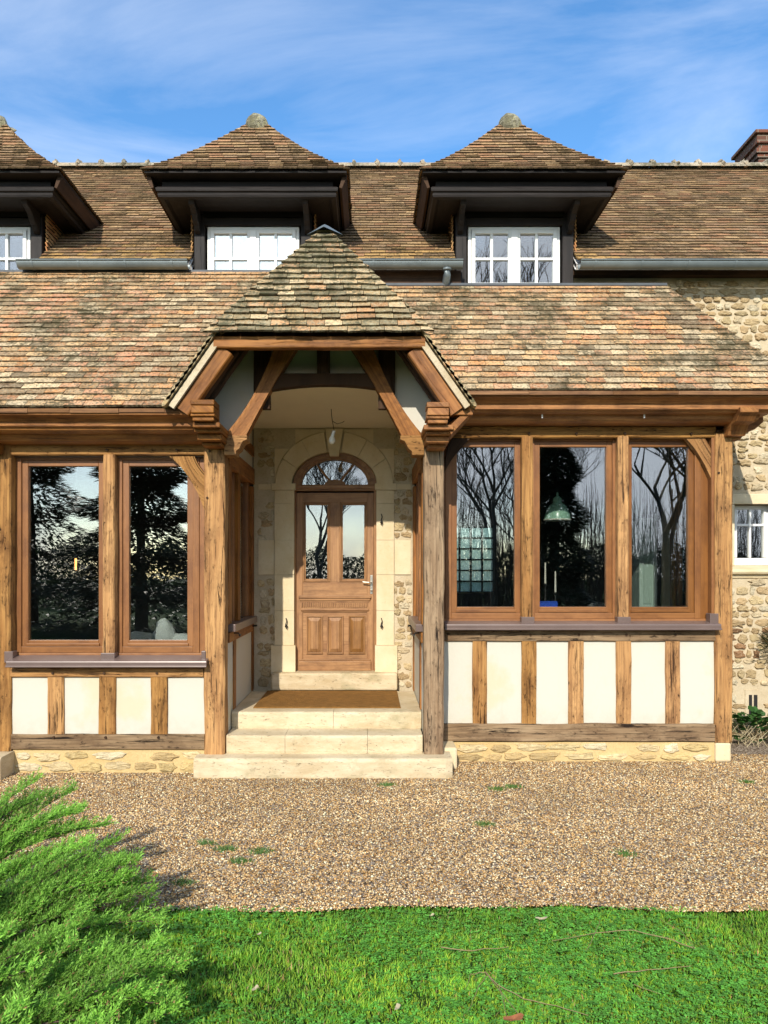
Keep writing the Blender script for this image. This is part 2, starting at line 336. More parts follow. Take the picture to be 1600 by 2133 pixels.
    def build(s, name, mat, parent=None, loc=None, bevel=0, smooth=False, top=False):
        me = bpy.data.meshes.new(name); base = V((0, 0, 0))
        vs = s.v
        if top:
            a = np.array(vs); base = V(((a[:, 0].min()+a[:, 0].max())/2, (a[:, 1].min()+a[:, 1].max())/2, a[:, 2].min())); vs = (a-np.array(base)).tolist()
        me.from_pydata(vs, [], s.f)
        uv = me.uv_layers.new(name='UVMap'); uv.data.foreach_set('uv', np.array(s.uv, dtype=np.float32).ravel())
        at = me.color_attributes.new('tint', 'FLOAT_COLOR', 'POINT'); c = np.ones((len(vs), 4), dtype=np.float32); c[:, :3] = np.array(s.c); at.data.foreach_set('color', c.ravel())
        me.materials.append(mat)
        if smooth: me.polygons.foreach_set('use_smooth', [True]*len(me.polygons))
        me.update(); o = bpy.data.objects.new(name, me); COL.objects.link(o)
        if parent: o.parent = parent; o.location = (-parent.location if parent.type == 'EMPTY' else V((0, 0, 0)))
        if top: o.location = base
        if loc is not None: o.location = o.location+V(loc)
        if bevel:
            b = o.modifiers.new('bevel', 'BEVEL'); b.width = bevel; b.segments = 2; b.limit_method = 'ANGLE'; b.angle_limit = .6
        return o
    def build_each(s, name, mat, parent=None, **k):
        st = s.st+[len(s.v)]; fi = 0; ui = 0; out_ = []
        for i in range(len(st)-1):
            m_ = MB(); a, e = st[i], st[i+1]; m_.v = s.v[a:e]; m_.c = s.c[a:e]
            while fi < len(s.f) and s.f[fi][0] < e: m_.f.append([q-a for q in s.f[fi]]); m_.uv += s.uv[ui:ui+len(s.f[fi])]; ui += len(s.f[fi]); fi += 1
            out_.append(m_.build(name, mat, parent, **k))
        return out_
def npmesh(name, verts, faces, cols, mat, nper):
    me = bpy.data.meshes.new(name); nv = len(verts); nf = len(faces)
    me.vertices.add(nv); me.vertices.foreach_set('co', verts.astype(np.float32).ravel())
    me.loops.add(nf*nper); me.loops.foreach_set('vertex_index', faces.astype(np.int32).ravel())
    me.polygons.add(nf); me.polygons.foreach_set('loop_start', np.arange(0, nf*nper, nper, dtype=np.int32))
    me.update(calc_edges=True); at = me.color_attributes.new('tint', 'FLOAT_COLOR', 'POINT')
    c = np.ones((nv, 4), dtype=np.float32); c[:, :3] = cols; at.data.foreach_set('color', c.ravel()); me.materials.append(mat); me.validate()
    o = bpy.data.objects.new(name, me); COL.objects.link(o); return o
def empty(name, loc): o = bpy.data.objects.new(name, None); COL.objects.link(o); o.location = loc; o.empty_display_size = .2; return o
def tag(o, label, cat, group=None, kind=None):
    o['label'] = label; o['category'] = cat
    if group: o['group'] = group
    if kind: o['kind'] = kind
    return o
def struct(o, kind='structure'): o['kind'] = kind; return o

# ------------------------------------------------------------------ ground
b = MB(); b.add([(-150, -150, -.03), (150, -150, -.03), (150, 150, -.03), (-150, 150, -.03)], [(0, 1, 2, 3)]); struct(b.build('ground', M['turf']))
EDGE = lambda x: 4.13+.035*math.sin(x*2.3)+.02*math.sin(x*6.1+1)
b = MB(); xs = [-14+i*.25 for i in range(113)]
for i in range(len(xs)-1):
    b.add([(xs[i], EDGE(xs[i]), 0), (xs[i+1], EDGE(xs[i+1]), 0), (xs[i+1], 9.5, 0), (xs[i], 9.5, 0)], [(0, 1, 2, 3)], (1, 0, 0))
struct(b.build('gravel_path', M['gravel']))

# ------------------------------------------------------------------ the house
H = empty('house', (0.3, 8.6, 0))
tag(H, 'half timbered stone house with brown tiled roof, dormers, glazed oak bays and gabled porch', 'house')
YW, YL, YR = 8.6, 6.87, 7.28
XC = -.42                                     # porch centre line
PZ, PS = 5.02, 1.43                           # porch ridge height, side slope
TAN = [(.64, .31, .12), (.60, .34, .15), (.66, .41, .19), (.52, .24, .11), (.58, .31, .16), (.66, .49, .28), (.62, .47, .28), (.38, .24, .12), (.52, .34, .17), (.30, .20, .11)]
MOSSY = [(.42, .29, .14), (.50, .34, .17), (.33, .25, .13), (.58, .42, .23), (.54, .30, .14), (.26, .19, .10)]
BROWN = [(.27, .165, .08), (.31, .19, .09), (.24, .14, .075), (.29, .15, .075), (.34, .22, .11), (.25, .16, .09)]
HOT = [(.55, .28, .11), (.58, .33, .14), (.48, .22, .09)]
def courses(mb, lines, tw=.165, th=.017, pal=TAN, flip=1, lift=1.0, jit=1.0, patch=None):
    for i in range(len(lines)-1):
        L0, R0 = V(lines[i][0]), V(lines[i][1]); L1, R1 = V(lines[i+1][0]), V(lines[i+1][1])
        W = (R0-L0).length
        if W < .01: continue
        e = (R0-L0)/W; t0 = (L1-L0).dot(e); t1 = (R1-L0).dot(e); up = (L1-L0)-e*t0; n = e.cross(up).normalized()*flip
        s = -tw*(.5*(i % 2)+R.uniform(0, .12)); wav = R.uniform(0, 99)
        while s < W:
            s1 = s+tw*R.uniform(.96, 1.04); a0 = max(s, 0)+.0028; a1 = min(s1, W)-.0028
            k = 1.12; lo = t0*k if t0 > 0 else t0; hi = W+(t1-W)*k if t1 < W else t1
            c0 = max(s, lo)+.0015; c1 = min(s1, hi)-.0015
            if s <= 0: c0 = lo
            if s1 >= W: c1 = hi
            s_ = s; s = s1
            if a1-a0 < .012: continue
            if c1 < c0: c0 = c1 = (c0+c1)/2
            j = R.gauss(0, .004)*jit; sk = R.gauss(0, .0028)*jit; lf = th*(1.55*lift)+abs(R.gauss(0, .003))*jit+.004*mnoise.noise(V((s*1.3, wav*.1+i*.3, 0)))
            P = lambda q, u, h: L0+e*q+up*u+n*h
            ub = j/max(up.length, .01); us = sk/max(up.length, .01)
            vs = [P(a0, ub-us, lf), P(a1, ub+us, lf), P(c1, k, th*.7), P(c0, k, th*.7), P(a0, ub-us, lf-th), P(a1, ub+us, lf-th), P(c1, k, -th*.3), P(c0, k, -th*.3)]
            c = V(R.choice(pal))*R.uniform(.68, 1.22)
            if patch: c = patch(vs[0], c)
            mb.add(vs, [(0, 1, 2, 3), (5, 6, 2, 1), (7, 4, 0, 3)], tuple(e), tuple(c))
            butt_shade = V((.075, .055, .03))*R.uniform(.5, 1.2)  # butt ends coloured dark to paint the shadow line under each course
            mb.add([vs[0], vs[1], vs[5]-n*.004, vs[4]-n*.004], [(3, 2, 1, 0)], tuple(e), tuple(butt_shade))
def rows(fn, z0, z1, n): return [fn(z0+(z1-z0)*i/n) for i in range(n+1)]

# --- stone walls (mortar body with real stones bedded in it)
b = MB()
b.box(-9, -5.2, YW, 8.95, 0, 4.55); b.box(-5.2, -1.3, YW, 8.95, 3.46, 4.55)
b.box(-1.3, -.87, YW, 8.95, 0, 4.55); b.box(.08, .5, YW, 8.95, 0, 4.55)
ER = [(-.395+.475*math.cos(a), 2.785+.36*math.sin(a)) for a in [PI*i/20 for i in range(21)]]
b.prism([(.08, 4.55), (-.87, 4.55)]+ER[::-1][0:21], YW, 8.95)
b.box(.5, 3.4, YW, 8.95, 3.46, 4.55)
wx0, wx1, wz0, wz1 = 4.085, 4.56, 1.85, 2.56     # small window opening
b.box(3.4, wx0, YW, 8.95, 0, 5.12); b.box(wx1, 9, YW, 8.95, 0, 5.12); b.box(wx0, wx1, YW, 8.95, 0, wz0); b.box(wx0, wx1, YW, 8.95, wz1, 5.12)
b.box(2.24, 3.4, YW, 8.95, 4.55, 5.12); b.box(-.63, .94, YW, 8.95, 4.55, 5.12); b.box(-3.59, -1.93, YW, 8.95, 4.55, 5.12); b.box(-9, -4.9, YW, 8.95, 4.55, 5.12)
gx0, gx1, gz0, gz1 = 1.20, 2.20, 1.44, 2.60      # glass block opening in the far wall
b.box(-9, gx0, 13.6, 13.9, 0, 5.2); b.box(gx1, 9, 13.6, 13.9, 0, 5.2); b.box(gx0, gx1, 13.6, 13.9, 0, gz0); b.box(gx0, gx1, 13.6, 13.9, gz1, 5.2)
for sx in (-9, 8.7): b.prismx([(8.95, 0), (13.6, 0), (13.6, 5.2), (11.1, 7.55), (8.95, 5.6)], sx, sx+.3)
wall = b.build('stone_wall', M['mortar'], H)
SP = [(.50, .39, .22), (.57, .46, .29), (.47, .35, .19), (.54, .42, .23), (.60, .52, .36), (.42, .30, .16)]
def rubble(mb, x0, x1, z0, z1, y, h0=.07, h1=.12, w0=.09, w1=.22, rise=.022, skip=None, pal=SP, fill=.78, axis='y', tone=None):
    z = z0+.01
    while z < z1-.03:
        h = min(R.uniform(h0, h1), z1-z-.005); x = x0+R.uniform(-.03, .04)
        while x < x1:
            wd = R.uniform(w0, w1); xa = max(x, x0+.004); xb = min(x+wd, x1-.004); x += wd+R.uniform(.002, .022)
            if xb-xa < .03: continue
            cx, cz = (xa+xb)/2, z+h/2+R.uniform(-.012, .012)*(h/.1)
            if skip and skip(cx, cz, (xb-xa)/2): continue
            if R.random() > .93: continue
            k = 13; rx, rz = (xb-xa)/2*.93, h/2*R.uniform(fill, 1.0); ph = R.uniform(0, 99); vs = []; rs = rise*R.uniform(.5, 1.3); tx, tz = R.uniform(-.35, .35), R.uniform(-.3, .3)
            for ring, (sc, up) in enumerate(((1.0, -.004), (.9, rs*.75), (.55, rs))):
                for i in range(k):
                    a = 2*PI*i/k; ca, sa = math.cos(a), math.sin(a); q = 1/max(abs(ca)**3.2+abs(sa)**3.2, .01)**(1/3.2)
                    q *= 1+.42*mnoise.noise(V((ca*1.6+ph, sa*1.6, 0)))+.36*mnoise.noise(V((ca*4.2+ph, sa*4.2, 5)))
                    ex, ez = ca*q*rx*sc, sa*q*rz*sc; u = up+(.006*R.uniform(-1, 1) if ring else 0)+(rs*(tx*ca+tz*sa)*.5 if ring else 0)
                    vs.append((cx+ex, y-u, cz+ez) if axis == 'y' else (y-u*axis, cx+ex, cz+ez))
            vs.append((cx, y-rs*1.02, cz) if axis == 'y' else (y-rs*axis, cx, cz))
            fs = []
            for r_ in range(2):
                for i in range(k): fs.append((r_*k+i, r_*k+(i+1) % k, (r_+1)*k+(i+1) % k, (r_+1)*k+i))
            for i in range(k): fs.append((2*k+i, 2*k+(i+1) % k, 3*k))
            c = V(R.choice(pal))*R.uniform(.8, 1.15)
            if tone: c = tone(cx, cz, c)
            mb.add(vs, fs, (1, 0, 0), tuple(c))
        z += h+R.uniform(.002, .014)
def browner(x, z, c):
    return V((.25, .14, .07))*R.uniform(.7, 1.3) if .75 < z < 1.25 and R.random() < .45 else c
b = MB()
sk = lambda x, z, r: (x+r > wx0-.10 and x-r < wx1+.12 and wz0-.16 < z < wz1+.13) or (4.16 < x < 4.42 and .16 < z < .5)
rubble(b, 3.42, 6.5, 0, 5.08, YW, skip=sk, tone=browner, rise=.024, h0=.05, h1=.10, w0=.06, w1=.20, fill=.86)
rubble(b, -1.26, -1.06, .5, 3.40, YW-.004, h0=.06, h1=.11, w0=.07, w1=.16, rise=.012, skip=lambda x, z, r: 1.75 < z < 2.17 or 2.7 < z < 2.82)
rubble(b, .27, .48, .5, 3.40, YW-.004, h0=.06, h1=.11, w0=.07, w1=.16, rise=.012, skip=lambda x, z, r: 1.75 < z < 2.17 or 2.7 < z < 2.82)
b.build('rubble_stone', M['rubble'], wall)
b = MB()     # ventilation slot
b.box(4.20, 4.36, YW-.012, YW+.02, Z(1500, 8.6), Z(1436, 8.6)); b.build('vent_surround', M['mortar'], wall, bevel=.006)
b = MB(); b.box(4.24, 4.275, YW-.016, YW-.008, Z(1487, 8.6), Z(1447, 8.6)); b.box(4.295, 4.335, YW-.016, YW-.008, Z(1487, 8.6), Z(1447, 8.6)); b.build('vent_slot', M['iron'], wall)

# --- ashlar door surround
b = MB(); J = .003
def ab(x0, x1, y0, y1, py=8.575, back=YW+.05): b.box(X(x0, 8.58)+J/2, X(x1, 8.58)-J/2, py, back, Z(y1, 8.58)+J/2, Z(y0, 8.58)-J/2)
for xa, xb in ((572, 613), (784, 821)):
    ys = [1021, 1049, 1125, 1197, 1272, 1344]
    for i in range(5): ab(xa, xb, ys[i], ys[i+1])
ab(565, 616, 1344, 1404, 8.555); ab(781, 828, 1344, 1404, 8.555)
ab(566, 616, 1007, 1021, 8.56); ab(781, 826, 1007, 1021, 8.56)
ab(538, 571, 1125, 1197, 8.585); ab(822, 856, 1125, 1197, 8.585); ab(538, 565, 1008, 1020, 8.587); ab(827, 856, 1008, 1020, 8.587)
def arcpoly(rx0, rz0, rx1, rz1, a0, a1, k=7):
    p = [(-.395+rx0*math.cos(a0+(a1-a0)*i/k), 2.785+rz0*math.sin(a0+(a1-a0)*i/k)) for i in range(k+1)]
    return p+[(-.395+rx1*math.cos(a1+(a0-a1)*i/k), 2.785+rz1*math.sin(a1+(a0-a1)*i/k)) for i in range(k+1)]
for a0, a1 in ((0, .50), (.50, .98), (.98, 1.40), (1.74, 2.16), (2.16, 2.64), (2.64, PI)):
    b.prism(arcpoly(.475, .36, .655, .585, a0+.004, a1-.004), 8.566, YW+.05)
b.prism([(-.445, 3.10), (-.345, 3.10), (-.295, 3.40), (-.495, 3.40)], 8.555, YW+.05)
# spandrel blocks outside the ring
def sp(xa, xb, za, zb):
    pts = []; n = 10
    for i in range(n+1):
        x = xa+(xb-xa)*i/n; q = 1-((x+.395)/.662)**2; zr = 2.785+(.592*math.sqrt(q) if q > 0 else 0); pts.append((x, min(max(zr, za), zb-.001)))
    b.prism(pts+[(xb, zb), (xa, zb)], 8.582, YW+.03)
xl, xr, xk0, xk1 = X(572, 8.58), X(821, 8.58), -.500, -.290
for xa, xb, za, zb in ((xl, -.80, 2.79, 3.18), (xl+.23, xk0, 3.184, 3.395), (.01, xr, 2.79, 3.18), (xk1, xr-.23, 3.184, 3.395), (-.797, xk0, 3.0, 3.18), (xk1, .007, 3.0, 3.18)): sp(xa+J/2, xb-J/2, za, zb)
b.build('door_surround', M['ashlar'], H, bevel=.004)

# --- door with fanlight
DX0, DX1, DZ0, DZ1 = X(615, 8.68), X(781, 8.68), Z(1399, 8.68), Z(1027, 8.68); DY = 8.68; DC = (DX0+DX1)/2
b = MB(); b.box(DX0-.03, DX0+.012, 8.63, 8.76, DZ0, 2.79); b.box(DX1-.012, DX1+.03, 8.63, 8.76, DZ0, 2.79)
b.box(DX0+.012, DX1-.012, 8.635, 8.76, 2.715, 2.785); b.box(DX0-.02, DX1+.02, 8.615, 8.64, 2.735, 2.775)
b.build('door_frame', M['door'], H, bevel=.004)
b = MB()
def epoly(rx, rz, a0=0, a1=PI, k=24, z0=2.785): return [(DC+rx*math.cos(a0+(a1-a0)*i/k), z0+rz*math.sin(a0+(a1-a0)*i/k)) for i in range(k+1)]
def ering(b, ro, ri, y0, y1, z0=2.785, k=28):
    for i in range(k):
        a0, a1 = PI*i/k, PI*(i+1)/k; pt = lambda r, a: (DC+r[0]*math.cos(a), z0+r[1]*math.sin(a))
        b.prism([pt(ri, a0), pt(ro, a0), pt(ro, a1), pt(ri, a1)], y0, y1, grain=(-math.sin(a0), 0, math.cos(a0)))
ering(b, (.468, .355), (.40, .305), 8.64, 8.75); ering(b, (.40, .305), (.372, .282), 8.66, 8.75)
fl = b.build('fanlight', M['door'], H)
b = MB(); b.prism([(DC+p[0]-DC, p[1]) for p in epoly(.12, .06)], 8.665, 8.72)
for a in (.98, PI-.98):
    p0 = V((DC+.11*math.cos(a), 2.785+.055*math.sin(a))); p1 = V((DC+.385*math.cos(a), 2.785+.29*math.sin(a))); t = (p1-p0).normalized(); q = V((-t.y, t.x))*.012
    b.prism([tuple(p0+q), tuple(p0-q), tuple(p1-q), tuple(p1+q)], 8.668, 8.715, grain=(t.x, 0, t.y))
b.build('glazing_bar', M['door'], fl)
b = MB(); b.prism(epoly(.378, .288), 8.70, 8.706); b.build('pane', M['glass'], fl)
# leaf
b = MB(); s_ = 8.66
LX = [DX0+.014, X(631, DY), X(688, DY), X(708, DY), X(765, DY), DX1-.014]
gz1_, gz0_ = Z(1046, DY), Z(1212, DY)
b.box(LX[0], LX[1], s_, s_+.05, DZ0+.01, DZ1, (0, 0, 1)); b.box(LX[4], LX[5], s_, s_+.05, DZ0+.01, DZ1, (0, 0, 1)); b.box(LX[2], LX[3], s_, s_+.05, gz0_, gz1_, (0, 0, 1))
b.box(LX[1], LX[4], s_, s_+.05, gz1_, DZ1, (1, 0, 0)); b.box(LX[1], LX[4], s_, s_+.05, Z(1275, DY), gz0_, (1, 0, 0))
b.box(LX[1], LX[4], s_+.012, s_+.05, DZ0+.01, Z(1275, DY), (1, 0, 0))
door = b.build('front_door', M['door'], H, bevel=.003)
b = MB()
for xa, xb in ((LX[1], LX[2]), (LX[3], LX[4])):
    for k, (i0, yy) in enumerate(((0, s_-.010), (.016, s_+.006))):
        a0, a1, c0, c1 = xa+i0, xb-i0, gz0_+i0, gz1_-i0; t = .018
        b.box(a0, a0+t, yy, s_+.04, c0, c1); b.box(a1-t, a1, yy, s_+.04, c0, c1); b.box(a0+t, a1-t, yy, s_+.04, c1-t, c1); b.box(a0+t, a1-t, yy, s_+.04, c0, c0+t)
b.build('glazing_bead', M['door'], door, bevel=.003)
for xa, xb in ((LX[1], LX[2]), (LX[3], LX[4])):
    b = MB(); b.box(xa+.03, xb-.03, s_+.022, s_+.028, gz0_+.03, gz1_-.03); b.build('pane', M['glass'], door)
b = MB(); b.box(LX[0]+.03, LX[5]-.03, s_-.03, s_, Z(1246, DY), Z(1240, DY)); b.box(LX[0]+.04, LX[5]-.04, s_-.018, s_, Z(1251, DY), Z(1246, DY)); b.box(LX[0]+.05, LX[5]-.05, s_-.016, s_, Z(1272, DY), Z(1268, DY)); b.box(LX[0]+.03, LX[5]-.03, s_-.03, s_+.012, DZ0+.015, Z(1376, DY)); b.box(LX[0]+.035, LX[5]-.035, s_-.022, s_, Z(1376, DY), Z(1373, DY))
b.build_each('moulded_rail', M['door'], door, bevel=.005)
b = MB(); x = LX[0]+.06
while x < LX[5]-.07: b.box(x, x+.011, s_-.020, s_, Z(1264, DY), Z(1255, DY)); x += .025
b.box(LX[0]+.05, LX[5]-.05, s_-.006, s_, Z(1255, DY), Z(1251.5, DY)); b.box(LX[0]+.05, LX[5]-.05, s_-.006, s_, Z(1268, DY), Z(1264, DY)); b.build('dentil_moulding', M['door'], door)
for x0p, x1p in ((641, 670), (684, 713), (729, 758)):
    b = MB(); xa, xb, za, zb = X(x0p, DY), X(x1p, DY), Z(1359, DY), Z(1285, DY); t = .014
    for (p, q, r_, u) in ((xa-t, xa, za-t, zb+t), (xb, xb+t, za-t, zb+t), (xa, xb, zb, zb+t), (xa, xb, za-t, za)): b.box(p, q, s_-.006, s_+.012, r_, u)
    o = .035; y0 = s_+.008; y1 = s_-.012; mx_ = (xa+xb)/2
    b.add([(xa+.004, y0, za+.004), (xb-.004, y0, za+.004), (xb-.004, y0, zb-.004), (xa+.004, y0, zb-.004), (xa+o, y1, za+o*1.3), (xb-o, y1, za+o*1.3), (xb-o, y1, zb-o*1.3), (xa+o, y1, zb-o*1.3)], [(4, 5, 6, 7), (0, 1, 5, 4), (1, 2, 6, 5), (2, 3, 7, 6), (3, 0, 4, 7)], (0, 0, 1))
    b.build('raised_panel', M['door'], door, bevel=.002)
b = MB(); hx = X(774, DY); b.box(hx-.014, hx+.014, s_-.006, s_, Z(1237, DY), Z(1198, DY)); b.tube([(hx, s_, Z(1213, DY)), (hx, s_-.05, Z(1213, DY)), (hx-.03, s_-.055, Z(1213, DY)), (hx-.10, s_-.05, Z(1212, DY))], .008, 8); b.lathe((hx, s_-.012, Z(1230, DY)-.01), [(0, 0), (.01, 0), (.01, .02), (0, .02)], 10)
b.build('door_handle', M['steel'], door, bevel=.002)
b = MB(); b.box(X(565, 8.45), X(828, 8.45), 8.44, 8.75, .50, .69); b.build('threshold_stone', M['step'], H, bevel=.02)

# shutter hooks
for px, py in ((597, 1300), (795, 1300), (795, 1084)):
    b = MB(); x, z = X(px, 8.57), Z(py, 8.57)
    b.tube([(x, 8.58, z-.01), (x, 8.545, z-.01)], .007, 6); b.tube([(x-.004, 8.548, z+.07), (x+.006, 8.544, z+.035), (x-.006, 8.542, z), (x-.012, 8.544, z-.028), (x+.006, 8.544, z-.045), (x+.012, 8.546, z-.02)], .006, 6); b.ball((x, 8.545, z-.015), .014, 8)
    b.build('shutter_hook', M['iron'], H)

# --- steps
def stepstones(name, cuts, y0, y1, z0, z1, bev=.025):
    b = MB()
    for i in range(len(cuts)-1):
        yy, zz = y0+R.uniform(-.003, .003), z1+R.uniform(-.002, .002); r_ = bev
        pf = [(yy+.006, z0), (yy, z0+.03)]+[(yy+r_-r_*math.cos(a), zz-r_+r_*math.sin(a)) for a in [PI/2*k/5 for k in range(6)]]+[(y1, zz), (y1, z0)]
        xa, xb = cuts[i]+.0015, cuts[i+1]-.0015; m_ = max(2, int((xb-xa)/.06)); vs = []; k = len(pf)
        for j in range(m_+1):
            x = xa+(xb-xa)*j/m_; e = min(x-cuts[0], cuts[-1]-x); rd = max(0, r_-e)*.7
            for (py, pz) in pf:
                nn = .005*mnoise.noise(V((x*5, pz*9, y0)))+.0025*mnoise.noise(V((x*19, pz*25, y0)))
                vs.append((x, py+(nn+rd if py < y1 else 0), pz+(.4*nn if pz > z0 else 0)))
        fs = [(j*k+q, j*k+(q+1) % k, (j+1)*k+(q+1) % k, (j+1)*k+q) for j in range(m_) for q in range(k)]+[list(range(k-1, -1, -1)), [m_*k+q for q in range(k)]]
        b.add(vs, fs, (1, 0, 0))
    return b.build(name, M['step'], H)
stepstones('step', [-1.545, .728], 6.71, 7.02, -.02, .17, .035)
stepstones('step', [-1.292, -.76, -.02, .478], 6.90, 7.26, .165, .336)
stepstones('step', [-1.300, -.34, .488], 7.21, 7.38, .33, .49)
stepstones('porch_floor', [-1.300, .488], 7.382, 8.46, .33, .488, .003)
stepstones('step', [-4.6, -3.19], 6.62, 7.05, -.02, .20, .03)
b = MB(); b.box(X(527, 7.38), X(835, 7.38), 7.40, 8.42, .489, .503); mat_o = b.build('doormat', M['mat'], None, bevel=.004, top=True)
tag(mat_o, 'large rectangular brown coir mat filling the porch floor before the front door', 'doormat')

# --- bays
def plinth(x0, x1, y, z1):
    b = MB(); b.box(x0, x1, y+.03, y+.35, -.02, z1); return b.build('plinth', M['mortary'], H)
YSP = [(.56, .42, .19), (.62, .49, .27), (.50, .36, .17), (.66, .56, .36), (.58, .46, .24)]
def plinth_stones(p, x0, x1, y, z1):
    b = MB(); rubble(b, x0, x1, 0, z1, y+.03, h0=.075, h1=.10, w0=.12, w1=.34, rise=.018, pal=YSP); b.build('plinth_stone', M['rubble'], p)
pl = plinth(-3.2, -1.36, YL, .212); plinth_stones(pl, -3.18, -1.50, YL, .212)
pl = plinth(.68, X(1520, YR), YR, .185); plinth_stones(pl, .80, 3.27, YR, .185)
b = MB(); b.box(.66, .80, 7.0, 7.31, 0, .2); b.box(3.28, 3.43, YR+.0, YR+.12, 0, .185); b.build_each('corner_stone', M['ashlar'], pl, bevel=.02)
b = MB(); b.box(3.40, 3.43, YR+.125, YW, 0, .2); b.box(3.405, 3.425, YR+.1, YW, .2, 1.3); b.build('side_wall', M['plaster'], H)

b = MB(); b.box(3.35, 3.44, YR+.172, 8.597, 1.25, 1.36); b.build('sill_rail', M['oakgrey'], H, bevel=.004)
b = MB(); b.box(3.35, 3.44, YR+.172, 8.597, 3.06, 3.187); b.build('lintel', M['oak'], H, bevel=.004)
b = MB(); b.box(3.36, 3.43, 8.47, 8.597, 1.362, 3.058); b.build('timber_post', M['oak'], H, bevel=.004)
w0_ = MB(); w0_.box(3.37, 3.42, YR+.172, YR+.25, 1.362, 3.058); w0_.box(3.37, 3.42, 8.39, 8.468, 1.362, 3.058); w0_.box(3.37, 3.42, YR+.25, 8.39, 1.362, 1.44); w0_.box(3.37, 3.42, YR+.25, 8.39, 2.98, 3.058); w0_ = w0_.build('window', M['stain'], H, bevel=.003)
b = MB(); b.box(3.392, 3.398, YR+.25, 8.39, 1.44, 2.98); b.build('pane', M['glass'], w0_)
def post(x0, x1, yf, dpt, z0, z1, mat='oak', wob=.004): 
    b = MB(); b.timber(((x0+x1)/2, yf+dpt/2, z0), ((x0+x1)/2, yf+dpt/2, z1), x1-x0, dpt, (1, 0, 0), wob, .012); return b.build('timber_post', M[mat], H)
def beam(name, x0, x1, yf, dpt, z0, z1, mat='oak', wob=.003):
    b = MB(); b.timber((x0, yf+dpt/2, (z0+z1)/2), (x1, yf+dpt/2, (z0+z1)/2), z1-z0, dpt, (0, 0, 1), wob, .008); return b.build(name, M[mat], H)
def pegs(pts, y):
    b = MB()
    for x, z in pts: b.tube([(x, y+.02, z), (x, y-.010, z)], .011, 8)
    b.build_each('oak_peg', M['darkoak'], H)
xl = lambda p: X(p, YL); zl = lambda p: Z(p, YL); xr = lambda p: X(p, YR); zr = lambda p: Z(p, YR)
# main posts
post(xl(425), xl(468), YL, .185, .17, 3.06, 'oak', .006)
post(xl(-20), xl(22), YL, .185, .20, 3.06, 'oak', .006)
post(xl(884), xl(925), YL, .185, .17, 3.05, 'oakgrey', .006)
post(xr(1490), xr(1527), YR, .17, .186, 3.12, 'oak', .006)
post(-5.1, -4.92, YL, .185, 0, 3.06)
# left bay timbers
beam('lintel', xl(22), xl(425), YL+.012, .16, zl(947), zl(924))
beam('lintel', -4.92, xl(-20), YL+.012, .16, zl(947), zl(924))
beam('sill_rail', xl(15), xl(423), YL+.004, .14, zl(1411), zl(1391))
beam('sole_plate', xl(22), xl(425), YL+.006, .16, zl(1562), zl(1530), 'oakgrey')
for a, c in ((98, 132), (205, 240), (313, 348)):
    b = MB(); b.timber((X((a+c)/2, YL), YL+.06, zl(1530)), (X((a+c)/2, YL), YL+.06, zl(1411)), X(c, YL)-X(a, YL), .10, (1, 0, 0), .004, .005); b.build('stud', M['oak'], H)
pe = [22, 98, 132, 205, 240, 313, 348, 425]
for i in range(0, 8, 2):
    b = MB(); b.box(xl(pe[i])-.01, xl(pe[i+1])+.01, YL+.030, YL+.09, zl(1532), zl(1409)); b.build('plaster_panel', M['plaster'], H)
post(xl(213), xl(238), YL+.005, .14, zl(1366), zl(946), 'oak', .004)
pegs([(xl(p), zl(937)) for p in (223, 368)]+[(xl(437), zl(940)), (xl(432), zl(1037)), (xl(110), zl(1402)), (xl(217), zl(1402)), (xl(327), zl(1402)), (xl(112), zl(1536)), (xl(220), zl(1536)), (xl(330), zl(1536))], YL)
# right bay timbers
beam('lintel', xr(925), xr(1492), YR+.012, .16, zr(911), zr(887))
beam('sill_rail', xr(925), xr(1494), YR+.004, .14, zr(1336), zr(1312), 'oakgrey')
beam('sole_plate', xr(925), xr(1490), YR+.002, .16, zr(1545), zr(1508), 'oakgrey', .006)
st = [(985, 1015), (1087, 1118), (1185, 1217), (1285, 1316), (1388, 1418)]
for i, (a, c) in enumerate(st):
    b = MB(); b.timber((X((a+c)/2, YR), YR+.06, zr(1508)), (X((a+c)/2, YR), YR+.06, zr(1336)), X(c, YR)-X(a, YR), .10, (1, 0, 0), .004, .005); b.build('stud', M['oak'], H)
pe = [925]+[q for s in st for q in s]+[1490]
for i in range(0, 12, 2):
    b = MB(); b.box(xr(pe[i])-.01, xr(pe[i+1])+.01, YR+.030, YR+.09, zr(1510), zr(1334)); b.build('plaster_panel', M['plaster'], H)
for a, c in ((1088, 1111), (1288, 1311)): post(xr(a), xr(c), YR+.005, .13, zr(1290), zr(908), 'oak', .004)
pegs([(xr(p), zr(903)) for p in (1102, 1201, 1302, 1440)]+[(xr(p), zr(1322)) for p in (1002, 1105, 1206, 1305, 1407)]+[(xr(1497), zr(985)), (xr(1495), zr(898))], YR)
